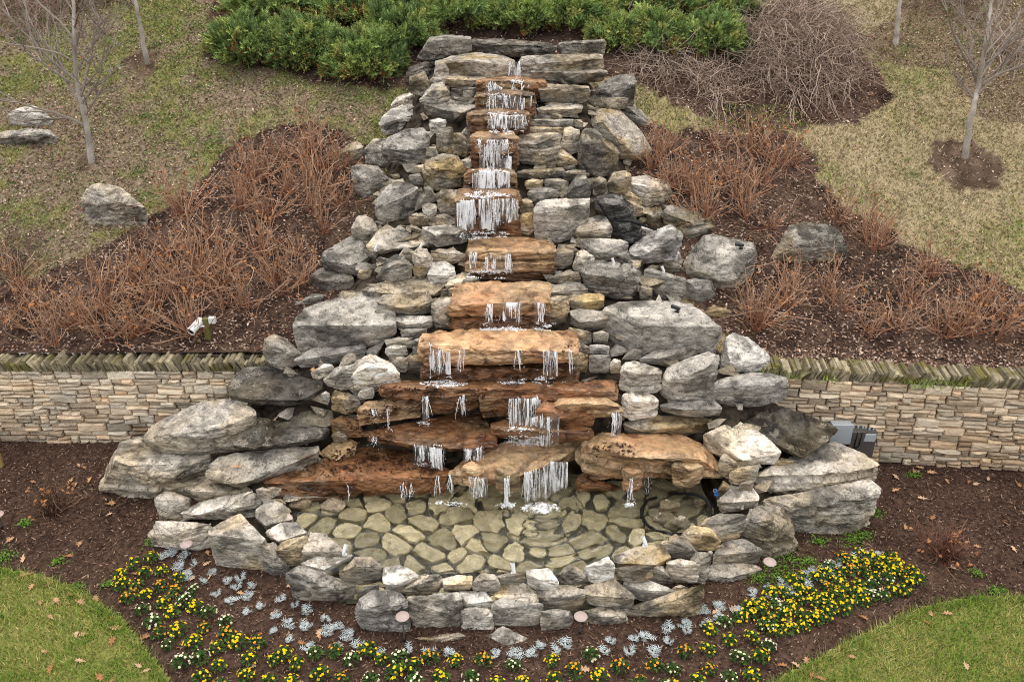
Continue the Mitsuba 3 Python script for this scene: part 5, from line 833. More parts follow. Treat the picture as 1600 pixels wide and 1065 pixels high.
for q in vo.point_region:
    reg = vo.regions[q]
    if not reg or -1 in reg: continue
    pg = sg.Polygon(vo.vertices[reg]).buffer(-rng.gamma(2, .006) - .003, join_style='mitre')
    if pg.is_empty or pg.geom_type != 'Polygon' or not inside(pond.buffer(-.03), *pg.centroid.coords[0]) or rng.random() < .02: continue
    q = np.array(pg.exterior.coords)[:-1]
    if len(q) < 3: continue
    q = q[::-1] if pg.exterior.is_ccw is False else q
    q = np.vstack([[a * .72 + b * .28, a * .28 + b * .72] for a, b in zip(q, np.roll(q, -1, 0))]) + rng.normal(0, .006, (2 * len(q), 2))
    n = len(q); c = q.mean(0); h = rng.uniform(.045, .085); tl = rng.normal(0, .04, 2)
    up = lambda s, z: np.c_[c + (q - c) * s, z + (q - c) @ tl]
    v = np.vstack([up(1.02, np.zeros(n)), up(1.0, np.full(n, h * .8) + rng.normal(0, .004, n)), up(.955, np.full(n, h) + rng.normal(0, .004, n)), [[*c, h + .004]]]); f = []
    for i in range(n):
        k = (i + 1) % n
        f += [(i, k, n + k), (i, n + k, n + i), (n + i, n + k, 2 * n + k), (n + i, 2 * n + k, 2 * n + i), (2 * n + i, 2 * n + k, 3 * n)]
    put('stone', (v + [0, 0, .035], np.array(f)), 'pond_stone', 'pond_floor', uv=np.tile([[rng.uniform(.6, 1.25), 0]], (len(v), 1)))
for px, py, sx in ((1045, 795, .15), (1062, 822, .13), (470, 790, .16), (520, 795, .17), (1090, 790, .09), (1030, 815, .08)):   # stones that stand out of the water
    hp = rng.standard_normal((14, 3)) * [1, .8, .45]; hp /= np.linalg.norm(hp, axis=1, keepdims=True)
    h = manifold3d.Manifold.hull_points(hp * [sx, sx * .8, .15] + at_z(px, py, .18)).to_mesh()
    hv = np.array(h.vert_properties[:, :3], float)
    put('stone', (hv, np.array(h.tri_verts)), 'rock', 'pond_floor', uv=np.tile([[rng.uniform(.34, .5), rng.uniform(.3, .7)]], (len(hv), 1)))

# ------------------------------------------------------------------ falling water
DROP = trimesh.creation.icosphere(subdivisions=1)
def fall(label, runs, splash=(), seed=0):
    rng = np.random.default_rng(seed); mb = MB(); n_d = []
    root = name_key('waterfall'); tag(root, kind='structure')
    for x0, x1, yt, yb, n in runs:
        if n >= 8:
            cols = np.arange(x0 - 1, x1 + 1.01, 1.5); top = np.array([lip(x, yt) for x in cols]); k = len(cols)
            w5 = lambda a: np.convolve(np.pad(a, 2, 'edge'), np.ones(5) / 5, 'valid')
            ty, tz = w5(np.minimum(top[:, 1], np.median(top[:, 1]) + .06)), w5(np.maximum(top[:, 2], np.median(top[:, 2]) - .05))
            zb = at((x0 + x1) / 2, yb, float(np.median(ty)) - .06)[2]; t = np.linspace(0, 1, 12)[:, None]
            wav = .02 * (nz(top[None, :, 0] * 1.0, t * .3 + 0 * top[None, :, 0], 9, seed) - .5)
            end = 1 - .25 * meshkit.noise(np.stack([top[:, 0] * 16, top[:, 0] * 0, top[:, 0] * 0 + seed], -1), 3)[None]
            V = np.stack([np.broadcast_to(top[None, :, 0], (12, k)), ty[None] - .012 - (.03 + .05 * rng.random()) * t ** .5 + wav, tz[None] + .012 - (tz[None] - zb) * t * end], -1).reshape(-1, 3)
            a = (np.arange(11)[:, None] * k + np.arange(k - 1)).ravel(); F = np.vstack([np.stack([a, a + 1, a + k + 1], 1), np.stack([a, a + k + 1, a + k], 1)])
            U = np.stack([np.broadcast_to(top[None, :, 0], (12, k)) + .37 * seed, np.broadcast_to(t, (12, k)) + .1 * seed], -1).reshape(-1, 2)
            put('sheet', (V, F), 'falling_sheet', root, smooth=True, uv=U)
        lanes = rng.uniform(x0, x1, max(2, int((x1 - x0) / 5))); lw = rng.gamma(.9, 1, len(lanes)) + .05; lw /= lw.sum()
        for _ in range(int(n * (.6 if n >= 8 else 1.4))):
            px = (rng.choice(lanes, p=lw) + rng.normal(0, 1.1)) if rng.random() < .82 else rng.uniform(x0, x1); top = lip(px, yt + rng.uniform(-2, 1)); dy = -rng.uniform(.02, .10)
            k0, k1 = (0, rng.uniform(.7, 1)) if rng.random() < .72 else sorted(rng.uniform(0, 1, 2))
            zb = at(px, yb, top[1] - .06)[2]; h = max(top[2] - zb, .03)
            s = np.linspace(k0, k1, 8)
            wig = np.cumsum(rng.normal(0, .006, 8)) * .7
            p = np.stack([top[0] + wig + rng.normal(0, .02) * s, top[1] - .015 + dy * s ** .6 + np.cumsum(rng.normal(0, .004, 8)), top[2] + .012 - h * s ** 1.4 * (1 - .05 * s)], -1)
            r = rng.uniform(.0016, .0042) * np.linalg.norm(top - EYE) / 10 * rng.uniform(.3, 1.5, 8); r[0] *= 1.3; r[-1] *= .3
            tube(mb, p, r, (1, 1, 1), 4)
            for _ in range(5):
                t = rng.uniform(.2, 1); i = int(t * 7)
                n_d.append((p[i] + rng.normal(0, .012 + .03 * t, 3) + [0, -.02, 0], rng.uniform(.002, .006)))
    for px, py, rx, ry, n in splash:
        for _ in range(n):
            a, q = rng.uniform(0, 6.28), rng.random() ** .6
            x, y = px + rx * q * math.cos(a), py + ry * q * math.sin(a)
            c = on_rock(x, y, 5) if py < 775 else at_z(x, y, WATER)
            for _ in range(4):
                n_d.append((c + [rng.normal(0, .02), -.01 + rng.normal(0, .012), abs(rng.normal(0, .030)) * (1 - q) + .006], rng.uniform(.002, .009)))
            if rng.random() < .28:
                v = DROP.vertices * [rng.uniform(.008, .022), rng.uniform(.008, .018), rng.uniform(.004, .010)] * (1 + rng.normal(0, .25, (len(DROP.vertices), 1)))
                mb.add(v + c + [0, 0, .004], DROP.faces, (1, 1, 1))
    v, f, c = mb.arrays() if mb.v else (None,) * 3
    put('strands', (v, f), 'foam', root, smooth=True)
    V = np.vstack([OCT[0] * r * np.array([1, 1, 1.3]) + p for p, r in n_d]); F = np.vstack([OCT[1] + 6 * i for i in range(len(n_d))])
    put('droplets', (V, F), 'foam', root, kind='stuff')
OCT = (np.array([[1, 0, 0], [-1, 0, 0], [0, 1, 0], [0, -1, 0], [0, 0, 1], [0, 0, -1.]]), np.array([[0, 2, 4], [2, 1, 4], [1, 3, 4], [3, 0, 4], [2, 0, 5], [1, 2, 5], [3, 1, 5], [0, 3, 5]]))
fall('spout', [(799, 810, 100, 127, 26)], [(806, 127, 10, 2, 22)], 1)
fall('', [(764, 782, 136, 152, 22), (798, 806, 136, 152, 8), (820, 826, 136, 152, 4)], [(775, 153, 14, 2, 26)], 2)
fall('', [(762, 816, 157, 178, 46), (830, 834, 157, 170, 3)], [(785, 177, 26, 3, 34)], 3)
fall('', [(765, 820, 181, 204, 44)], [(785, 203, 30, 3, 36)], 4)
fall('', [(764, 792, 222, 240, 30), (748, 762, 222, 238, 6), (793, 800, 222, 240, 6)], [(775, 241, 26, 3, 40)], 5)
fall('', [(750, 780, 246, 270, 36), (780, 800, 250, 270, 8)], [(770, 270, 30, 3, 44)], 6)
fall('', [(740, 772, 274, 304, 40), (775, 796, 278, 302, 8)], [(760, 303, 36, 4, 90)], 7)
fall('', [(716, 740, 316, 366, 34), (752, 775, 314, 366, 34), (775, 800, 318, 352, 22), (800, 808, 325, 350, 9)], [(735, 369, 22, 3, 40), (770, 368, 28, 3, 40)], 8)
fall('', [(735, 745, 400, 426, 9), (770, 800, 398, 428, 16), (750, 765, 405, 426, 7)], [(768, 427, 36, 6, 130)], 9)
fall('', [(763, 770, 481, 507, 10), (785, 815, 480, 508, 18), (836, 850, 490, 508, 8)], [(765, 511, 14, 3, 40), (800, 512, 22, 3, 60), (850, 510, 16, 3, 36)], 10)
fall('', [(672, 700, 552, 590, 34), (718, 722, 548, 590, 5), (806, 812, 548, 585, 5), (852, 870, 550, 590, 12), (888, 893, 550, 590, 4)], [(692, 597, 32, 5, 110), (800, 595, 22, 2, 26), (855, 593, 26, 2, 36)], 11)
fall('', [(582, 586, 636, 655, 5), (605, 609, 640, 680, 4), (658, 670, 630, 662, 13), (718, 724, 630, 655, 5), (582, 588, 678, 695, 5)], [(664, 664, 6, 3, 14)], 12)
fall('', [(798, 845, 624, 668, 34), (800, 830, 655, 695, 40), (830, 872, 660, 700, 34)], [(820, 690, 36, 9, 120), (812, 672, 20, 4, 30)], 13)
fall('', [(648, 690, 706, 722, 26), (726, 758, 706, 722, 18), (676, 688, 715, 735, 10), (640, 646, 770, 784, 3), (620, 632, 772, 786, 4), (545, 552, 775, 788, 2)], [(668, 724, 20, 3, 20)], 14)
fall('', [(786, 796, 760, 788, 12), (820, 850, 750, 794, 40), (850, 885, 738, 780, 26), (735, 760, 760, 782, 14), (700, 706, 752, 775, 5), (680, 686, 760, 782, 4)], [(846, 794, 30, 8, 130), (792, 789, 14, 4, 40), (700, 787, 30, 3, 24)], 15)
fall('', [(958, 972, 655, 688, 9), (982, 988, 764, 788, 6), (1010, 1014, 760, 780, 3)], [(985, 789, 8, 3, 22)], 16)

# ------------------------------------------------------------------ bare reddish shrubs in the beds
def shrub_mesh(seed, h, n, spread, base=(.29, .13, .078), tip=(.58, .41, .28)):
    rng = np.random.default_rng(seed); mb = MB()
    def stem(p, d, L, r, t0, lev):
        k = 5; pts = [p]; dd = d.copy()
        for _ in range(k - 1):
            dd = dd + rng.normal(0, .16, 3) + [0, 0, .03]; dd /= np.linalg.norm(dd)
            pts.append(pts[-1] + dd * L / (k - 1))
        t = np.clip(t0 + np.linspace(0, .5, k) + rng.normal(0, .08), 0, 1)[:, None]
        v = rng.uniform(.7, 1.25)
        tube(mb, pts, np.linspace(r, r * .55, k), (np.array(base) * (1 - t) + np.array(tip) * t) * v, 3)
        if lev < 2:
            for _ in range(rng.integers(1, 4) if lev == 0 else rng.integers(0, 2)):
                i = rng.integers(1, k)
                e = dd + rng.normal(0, .6, 3); e /= np.linalg.norm(e)
                stem(pts[i], e, L * rng.uniform(.3, .7), r * .62, t0 + .3, lev + 1)
            if lev == 0 and rng.random() < .35:                 # dry leaf or old flower remnant
                q = pts[-1]; quads_scatter(mb, q[None] + rng.normal(0, .02, (3, 3)), np.full(3, .06), np.full(3, .035), rng.uniform(0, 6, 3), rng.normal(0, .6, 3), rng.normal(0, .6, 3), np.array([[.32, .15, .07]] * 3) * rng.uniform(.6, 1.3))
    for _ in range(n):
        a, t = rng.uniform(0, 6.28), abs(rng.normal(0, spread))
        d = np.array([math.cos(a) * math.sin(t), math.sin(a) * math.sin(t), math.cos(t)])
        stem(np.array([math.cos(a), math.sin(a), 0]) * rng.uniform(0, .11), d, h * rng.uniform(.55, 1.05), rng.uniform(.0055, .0105), 0, 0)
    v, f, c = mb.arrays()
    return v, f, c
SH = [shrub_mesh(300 + i, (.70, .60, .66, .56, .72, .62)[i], (22, 28, 18, 24, 26, 20)[i], (.50, .62, .45, .70, .55, .60)[i]) for i in range(6)]
LEFTS = [(84, 540), (110, 510), (206, 527), (224, 520), (304, 520), (388, 480), (310, 430), (340, 455), (434, 435), (441, 455), (507, 362), (385, 302), (353, 420), (245, 476), (133, 504), (45, 476), (20, 510), (287, 340), (413, 395), (465, 395), (490, 333), (168, 490), (266, 396),
         (440, 250), (485, 240), (530, 265), (400, 285), (375, 330), (505, 300), (455, 300), (420, 345), (330, 375), (225, 440), (190, 450), (285, 470), (170, 530), (480, 440), (535, 320), (30, 450), (500, 265), (360, 480)]
RIGHTS = [(1040, 242), (1068, 298), (1085, 310), (1136, 282), (1164, 342), (1160, 314), (1236, 258), (1216, 254), (1308, 350), (1368, 390), (1356, 378), (1312, 482), (1296, 462), (1184, 502), (1180, 512), (1452, 430), (1476, 522), (1512, 522), (1536, 478), (1360, 522), (1104, 302), (1200, 358), (1020, 262), (1120, 232), (1176, 240), (1190, 290), (1570, 500), (1420, 480), (1230, 480), (1100, 345), (1045, 290), (1400, 512), (1550, 530)]
rng = np.random.default_rng(9); RANK = []
for side, spots, lab in (('left', LEFTS, 'bare reddish brown shrub stems in the left slope bed'), ('right', RIGHTS, 'bare orange brown shrub stems in the right slope bed')):
    for px, py in spots:
        c = on_hill(px, py); k = rng.integers(len(SH)); sc = rng.uniform(.8, 1.2)
        if side == 'right': sc *= .92
        v, f, col = SH[k]
        key = name_key('bare_shrub'); scene[key] = {**(SHD[k] if k in globals().setdefault('SHD', {}) else SHD.setdefault(k, mikit.ply((v, f), 'tinted', color=col))), 'to_world': T().translate([c[0], c[1], float(hill_surface(c[0], c[1])) - .02]).rotate([0, 0, 1], float(rng.uniform(0, 360))).scale([sc, sc, sc * float(rng.uniform(.9, 1.15))])}
        tag(key, lab, 'shrub', 'bare shrubs in the ' + side + ' bed'); RANK.append((key, side, px, py))
rank(RANK, 45, lambda w, a, b: f'bare {"reddish brown" if w == "left" else "orange brown"} shrub, {a} from left in the {b} row above the {w} wall')

# ------------------------------------------------------------------ junipers
def sprig():
    V, F = [], []
    for i in range(11):
        t = i / 11; s = 1 if i % 2 else -1
        b = np.array([0, 0, .02 + .15 * t]); L = .058 * (1 - .55 * t)
        tipp = b + [s * L * .75, (.25 if i % 3 else -.25) * L, L * .8]
        V += [b + [0, .006, -.008], b + [0, -.006, .008], tipp]; F.append([3 * i, 3 * i + 1, 3 * i + 2])
    V += [[-.006, 0, 0], [.006, 0, 0], [0, 0, .20]]; F.append([33, 34, 35])
    return np.array(V), np.array(F)
SPV, SPF = sprig()
def juniper(px, py, wpx, hpx, label, seed, yoff=0):
    rng = np.random.default_rng(seed)
    c = on_hill(px, py + hpx * .45); d = np.linalg.norm(c - EYE); s = d / 1350
    rx, ry, rz = wpx * s / 2, wpx * s / 2 * .85, hpx * s * .62
    m = int(105 * min(1.7, (rx * rz) / .5) + 40)          # plumes; each carries sprigs along its outer half
    u = rng.standard_normal((m, 3)); u[:, 2] = np.abs(u[:, 2]) * .9 - .12; u /= np.linalg.norm(u, axis=1, keepdims=True)
    lump = .70 + .75 * (meshkit.fbm(u * 2.2 + seed, 3, seed) - .3)
    per = 46; n = m * per
    w = np.repeat(u, per, 0); t = rng.uniform(.5, 1.0, n) ** .7
    P0 = np.array([c[0], c[1] + ry * .5, float(hill(c[0], c[1] + ry * .3)) + .05])
    P = w * (np.repeat(lump, per) * t)[:, None] * [rx, ry, rz] + rng.normal(0, .055, (n, 3)) * (1.25 - t)[:, None] * 1.6 + P0
    P[:, 2] = np.maximum(P[:, 2], hill(P[:, 0], P[:, 1]) + .02)
    axis = np.repeat(u * [1, 1, .45] + [0, 0, .42] + rng.normal(0, .22, (m, 3)), per, 0)
    dirs = axis + rng.normal(0, .33, (n, 3)); dirs /= np.linalg.norm(dirs, axis=1, keepdims=True); u = w
    a = np.cross(dirs, rng.standard_normal((n, 3))); a /= np.linalg.norm(a, axis=1, keepdims=True); b = np.cross(dirs, a)
    sc = rng.uniform(.65, 1.25, n)[:, None, None]
    v = P[:, None] + sc * (SPV[None, :, 0:1] * a[:, None] + SPV[None, :, 1:2] * b[:, None] + SPV[None, :, 2:3] * dirs[:, None])
    f = (np.arange(n) * len(SPV))[:, None, None] + SPF
    g = np.repeat(pick(rng, [(.18, .265, .10), (.24, .33, .11), (.32, .395, .13), (.13, .20, .08), (.38, .40, .14)], m, [.3, .3, .2, .1, .10]), per, 0) * (.55 + .75 * rng.random((n, 1)))
    dead = (u[:, 2] < .12) & (rng.random(n) < .28); g[dead] = pick(rng, [(.22, .10, .04), (.12, .07, .04)], int(dead.sum()))
    root = thing('juniper_shrub', label, 'juniper', 'spreading junipers across the top of the slope')
    mb = MB(); tipc = np.tile(np.where((np.arange(len(SPV)) % 3 == 2), 1.5, .85), n)[:, None]
    mb.add(v.reshape(-1, 3), f.reshape(-1, 3), np.repeat(g, len(SPV), 0) * tipc * [1.02, 1, .95]); mb.put('foliage', 'tinted', root)
    mb = MB()
    for _ in range(14):
        e = P[rng.integers(n)]; p0 = np.array([c[0], c[1] + ry * .5, float(hill(c[0], c[1] + ry * .5))])
        tube(mb, [p0, p0 * .5 + e * .5 + [0, 0, .08], e], [.022, .014, .006], (.12, .08, .055), 4)
    mb.put('branches', 'tinted', root)
JL = [(385, 62, 130, 84, 'leftmost spreading green juniper above the left slope'), (470, 64, 150, 90, 'second spreading juniper from the left above the left slope'), (565, 84, 150, 96, 'green juniper hanging lowest on the left of the cascade head'), (625, 48, 130, 80, 'green juniper directly left of the dark cap boulder'),
      (715, 24, 150, 66, 'green juniper behind the left end of the lintel slab'), (810, 22, 150, 66, 'green juniper behind the middle of the lintel slab'), (900, 24, 140, 66, 'green juniper behind the right cap boulder'), (965, 52, 90, 60, 'small green juniper right of the right cap boulder'),
      (1035, 50, 130, 76, 'green juniper between the cascade head and the grey bramble mound'), (1115, 58, 110, 74, 'rightmost low juniper beside the grey bramble mound'), (1145, 14, 110, 64, 'farthest right juniper at the top edge above the bramble mound'), (430, 6, 150, 60, 'juniper at the top edge above the leftmost junipers'), (560, 8, 170, 66, 'juniper at the top edge left of the cascade head'), (650, -20, 180, 66, 'rearmost juniper cut by the top edge behind the left end of the lintel slab'), (790, -25, 180, 66, 'rearmost juniper cut by the top edge behind the middle of the cascade head'), (920, -25, 180, 66, 'rearmost juniper cut by the top edge behind the right end of the cascade head'), (1030, 0, 150, 70, 'juniper at the top edge right of the cascade head')]
for i, (a, b, w, h, l) in enumerate(JL): juniper(a, b, w, h, l or 'green juniper along the top edge behind the cascade head', 500 + i)

# ------------------------------------------------------------------ bramble mounds and far brush
def bramble(px, py, wpx, hpx, n, label, seed, col=((.31, .23, .185), (.46, .365, .30), (.17, .12, .09)), r=.005):
    rng = np.random.default_rng(seed); mb = MB()
    c = on_hill(px, py + hpx * .42); s = np.linalg.norm(c - EYE) / 1350
    rx, h = wpx * s / 2, hpx * s * .55
    for _ in range(n):
        u = rng.standard_normal(3); u[2] = abs(u[2]); u /= np.linalg.norm(u); q = rng.random() ** .4
        x, y, z0 = c[0] + rx * .85 * q * u[0], c[1] + rx * .85 + rx * .85 * q * u[1], h * .9 * q * u[2] * (.75 + .5 * float(nz(c[0] + u[0] * 2, u[1] * 2, 1.7, seed)))
        b = rng.uniform(0, 6.28); L = rng.uniform(.25, .65); e = rng.normal(.12, .40)
        t = np.linspace(0, 1, 6)
        p = np.stack([x + math.cos(b) * L * t + np.cumsum(rng.normal(0, .03, 6)), y + math.sin(b) * L * t + np.cumsum(rng.normal(0, .03, 6)), z0 + e * L * t - .28 * L * t * t + np.cumsum(rng.normal(0, .02, 6))], -1)
        p[:, 2] = np.maximum(p[:, 2], .01) + hill(p[:, 0], p[:, 1])
        tube(mb, p, np.linspace(r, r * .5, 6), np.array(col[rng.integers(len(col))]) * rng.uniform(.7, 1.4), 3)
    mb.put('bramble_mound', 'tinted', label=label, cat='bramble')
bramble(1270, 110, 235, 140, 3900, 'large mound of bare grey brown arching bramble stems right of the junipers', 61)
bramble(1120, 150, 110, 60, 260, 'low bramble tangle between the junipers and the large bramble mound', 66)
bramble(1045, 112, 150, 70, 800, 'smaller dark bramble tangle below the junipers right of the cascade head', 62)
bramble(1500, 10, 200, 70, 700, 'dark bare brush at the top right corner', 63, ((.12, .075, .06), (.20, .14, .115)))
bramble(40, 30, 150, 90, 450, 'thin pinkish bare brush at the top left corner', 64, ((.19, .12, .10), (.26, .19, .165)))
bramble(1590, 85, 60, 60, 160, 'thin bare brush at the right edge beyond the young tree', 65)
bramble(150, 8, 120, 40, 120, 'dark fallen branches at the top edge between the two left trees', 67, ((.08, .05, .04),), .012)
bramble(5, 390, 60, 130, 130, 'dark thin twiggy bush at the left edge above the shrub bed', 68, ((.10, .065, .05), (.16, .11, .09)))

# ------------------------------------------------------------------ young bare trees
def tree(label, nodes, seed, forks, r0=.06, spread=1.0):
    rng = np.random.default_rng(seed)
    base = on_hill(*nodes[0]); y = base[1]
    P = np.array([at(a, b, y + .06 * i * (rng.random() - .4)) for i, (a, b) in enumerate(nodes)])
    root = thing('young_tree', label, 'tree')
    mb = MB(); k = len(P); rr = np.linspace(r0, r0 * .38, k); rr[0] *= 1.15
    tt = np.linspace(0, k - 1, k * 4)
    Q = np.stack([np.interp(tt, np.arange(k), P[:, i]) for i in range(3)], -1); Q[1:-1] += rng.normal(0, .006, (len(Q) - 2, 3)); Q[0, 2] -= .06
    bark = np.array([.42, .375, .33]) * (1 + .18 * rng.standard_normal((len(Q), 1)))
    tube(mb, Q, np.interp(tt, np.arange(k), rr), bark, 8)
    mb.put('trunk', 'tinted', root, smooth=True)
    mb = MB()
    def br(p, d, L, r, lev):
        m = 6; pts = [p]; dd = d
        for _ in range(m - 1):
            dd = dd + rng.normal(0, .11, 3) + [0, 0, .05]; dd = dd / np.linalg.norm(dd); pts.append(pts[-1] + dd * L / (m - 1))
        tube(mb, pts, np.linspace(r, r * .45, m), np.array([.31, .265, .23]) * rng.uniform(.75, 1.2), 4 if lev else 5)
        if lev < 3:
            for _ in range(rng.integers(3, 6) if lev < 2 else rng.integers(2, 4)):
                i = rng.integers(1, m); e = dd + rng.normal(0, .5, 3) * [1, 1, .6]; e /= np.linalg.norm(e)
                br(pts[i], e, L * rng.uniform(.35, .62), max(r * .55, .0028), lev + 1)
    for t, side, L in forks:
        p = np.array([np.interp(t, np.arange(k), P[:, i]) for i in range(3)])
        d = np.array([side * .75 * spread, rng.normal(0, .45), .85]); d /= np.linalg.norm(d)
        br(p, d, L * 1.25, np.interp(t, np.arange(k), rr) * .5, 0)
    mb.put('branches', 'tinted', root)
tree('forked young bare tree on the left slope, nearest the two stacked boulders', [(143, 253), (137, 205), (128, 165), (120, 128), (118, 90), (116, 45), (113, -10), (108, -80)], 71, [(1.2, -1.2, 1.0), (1.6, 1.3, .7), (2, -1, .8), (2.3, .9, .9), (2.6, 1.2, .9), (3, -.7, 1.6), (3, -.9, 1.0), (3.4, .9, 1.0), (3.8, -1.1, 1.0), (4.2, .6, 1.2), (4.6, -.7, 1.2), (5, 1, 1.0), (5.5, -.8, 1.0), (2.1, 1.4, .8), (2.8, -1.4, 1.1)], .05)
tree('slender bare tree at the top left rising from a small bare soil ring', [(230, 98), (224, 70), (218, 35), (211, 0), (205, -50), (200, -110)], 72, [(2.6, -1, .9), (3, 1, .8), (3.4, -1.2, 1.2), (3.8, .9, 1.0), (4.2, -.5, 1)], .046)
tree('young bare tree with a pale trunk in a dark soil ring, right lawn', [(1508, 244), (1513, 205), (1520, 170), (1528, 135), (1536, 95), (1543, 50), (1549, 0), (1553, -60)], 73, [(2.4, -1.1, .5), (2.6, 1.3, .9), (3, -.9, 1.2), (3, 1, 1.2), (3.2, .6, 1.1), (3.5, -1, 1.1), (3.6, 1.2, 1.0), (4, -.6, 1.2), (4.2, .9, 1.1), (4.6, -1, 1), (5, .6, 1), (5.3, -.7, 1), (3.1, 1.5, 1.1), (3.8, 1.4, .9)], .05)
tree('slender bare tree at the top right in front of the dark brush', [(1399, 68), (1402, 40), (1406, 5), (1410, -40), (1413, -90)], 74, [(3, -1, .8), (3.4, 1, .8)], .05)

# ------------------------------------------------------------------ flower bed
def placed(proto, key, loc, rz, s):
    scene[key] = {**proto, 'to_world': T().translate([float(q) for q in loc]).rotate([0, 0, 1], float(rz)).scale(float(s))}
def pansy_leaves(seed):
    rng = np.random.default_rng(seed); mb = MB(); n = 85
    a = rng.uniform(0, 6.28, n); q = rng.random(n) ** .6; el = q * 1.25
    P = np.stack([.085 * np.sin(el) * np.cos(a), .085 * np.sin(el) * np.sin(a), .02 + .075 * np.cos(el) * rng.uniform(.5, 1, n)], -1)
    quads_scatter(mb, P, rng.uniform(.03, .05, n), rng.uniform(.016, .026, n), a, .6 - el * .7 + rng.normal(0, .35, n), rng.normal(0, .5, n), pick(rng, [(.035, .075, .02), (.055, .105, .028), (.025, .055, .018), (.08, .13, .035)], n), bend=.15)
    v, f, c = mb.arrays(); return mikit.ply((v, f), 'tinted', color=c)
def pansy_flowers(seed, cols, n):
    rng = np.random.default_rng(seed); mb = MB()
    for _ in range(n):
        a, el = rng.uniform(0, 6.28), 1.25 * rng.random() ** .7
        nrm = np.array([math.sin(el) * math.cos(a), math.sin(el) * math.sin(a) - .25, math.cos(el) + .2]); nrm /= np.linalg.norm(nrm)
        c = np.array([.095 * math.sin(el) * math.cos(a), .095 * math.sin(el) * math.sin(a), .03 + .085 * math.cos(el)])
        u = np.cross(nrm, [.3, .1, .9]); u /= np.linalg.norm(u); w = np.cross(nrm, u); r = rng.uniform(.010, .015)
        col = np.array(cols[rng.integers(len(cols))]) * rng.uniform(.85, 1.1)
        th = np.arange(10) / 10 * 6.28 + rng.uniform(0, 1); rr = r * np.where(np.arange(10) % 2, .72, 1.12)
        v = np.vstack([c + nrm * .002, c + rr[:, None] * (np.cos(th)[:, None] * u + np.sin(th)[:, None] * w) + nrm * rng.normal(0, .003, (10, 1))])
        mb.add(v, [(0, 1 + i, 1 + (i + 1) % 10) for i in range(10)], np.vstack([col * [.7, .55, .4], np.tile(col, (10, 1))]))
    v, f, c = mb.arrays(); return mikit.ply((v, f), 'tinted', color=c)
PL = [pansy_leaves(800 + i) for i in range(4)]
YEL, ORA, WHI = [(.88, .68, .02), (.85, .60, .02)], [(.85, .36, .03), (.80, .45, .05)], [(.82, .80, .66), (.80, .78, .55)]
PF = {'yellow': [pansy_flowers(820 + i, YEL, n) for i, n in enumerate((20, 14, 10))], 'orange': [pansy_flowers(830 + i, ORA, n) for i, n in enumerate((11, 8))], 'white': [pansy_flowers(840 + i, WHI, n) for i, n in enumerate((13, 8))]}
rng = np.random.default_rng(12)
def pansy_bed(poly, spacing, where, probs, seed):
    rng = np.random.default_rng(seed); pol = sg.Polygon([tuple(at_z(*p)[:2]) for p in poly]); got = []; PANS = []
    x0, y0, x1, y1 = pol.bounds
    for _ in range(9000):
        x, y = rng.uniform(x0, x1), rng.uniform(y0, y1)
        if inside(pol, x, y) and all((x - a) ** 2 + (y - b) ** 2 > spacing ** 2 for a, b in got): got.append((x, y))
    for x, y in got:
        kind = rng.choice(['yellow', 'orange', 'white'], p=probs)
        key = thing('pansy', f'{kind} flowered pansy {where}', 'pansy', f'{kind} pansies {where}')
        z = float(ground_z(x, y)); s = rng.uniform(.9, 1.15); a = rng.uniform(0, 360)
        placed(PL[rng.integers(4)], name_key('leaves', key), (x, y, z), a, s)
        fk = name_key('flowers', key); placed(PF[kind][rng.integers(len(PF[kind]))], fk, (x, y, z), a, s); tag(fk, kind='stuff')
        q, _ = project([x, y, z]); PANS.append((key, kind, float(q[0]), float(q[1])))
    rank(PANS, 32, lambda w, a, b: f'{w} pansy, {a} of its colour from left in {b} row, {where[3:]}')
pansy_bed([(178, 905), (225, 868), (290, 905), (335, 965), (400, 1005), (440, 1040), (440, 1075), (310, 1075), (262, 1010), (205, 945)], .175, 'in left arm of flowerbed', [.46, .36, .18], 1)
pansy_bed([(440, 1025), (560, 1018), (680, 1030), (700, 1045), (690, 1075), (440, 1075)], .18, 'in left front flower strip', [.62, .18, .20], 2)
pansy_bed([(710, 1035), (860, 1028), (1030, 1025), (1040, 1075), (710, 1075)], .24, 'in sparse middle flower strip', [.50, .2, .30], 3)
pansy_bed([(1045, 1030), (1110, 985), (1150, 965), (1215, 985), (1170, 1075), (1045, 1075)], .185, 'in lower right flowerbed', [.58, .14, .28], 4)
pansy_bed([(1150, 960), (1230, 915), (1330, 868), (1395, 868), (1446, 910), (1415, 928), (1340, 948), (1285, 974), (1215, 996)], .128, 'in dense upper right flowerbed', [.70, .16, .14], 5)
def miller(seed):
    rng = np.random.default_rng(seed); mb = MB()
    for i in range(11):
        a = i * 2.4 + rng.normal(0, .25); L = rng.uniform(.07, .145); el = rng.uniform(.15, .9)
        d = np.array([math.cos(a) * math.cos(el), math.sin(a) * math.cos(el), math.sin(el)]); s = np.array([-math.sin(a), math.cos(a), 0]); up = np.cross(d, s)
        col = np.array([.42, .47, .475]) * rng.uniform(.75, 1.2)
        b = np.array([0, 0, .02])
        V = [b - s * .004, b + s * .004, b + d * L + up * -.012]; F = [[0, 1, 2]]
        for t, w in ((.35, .5), (.55, .55), (.75, .42)):
            for q in (-1, 1):
                m = b + d * L * t; k = len(V)
                V += [m - d * .006, m + d * .009, m + d * L * .22 + s * q * L * w * .75 + up * .004]; F.append([k, k + 1, k + 2])
        mb.add(V, F, col)
    v, f, c = mb.arrays(); return mikit.ply((v, f), 'tinted', color=c)
ML = [miller(860 + i) for i in range(5)]
MILL = []
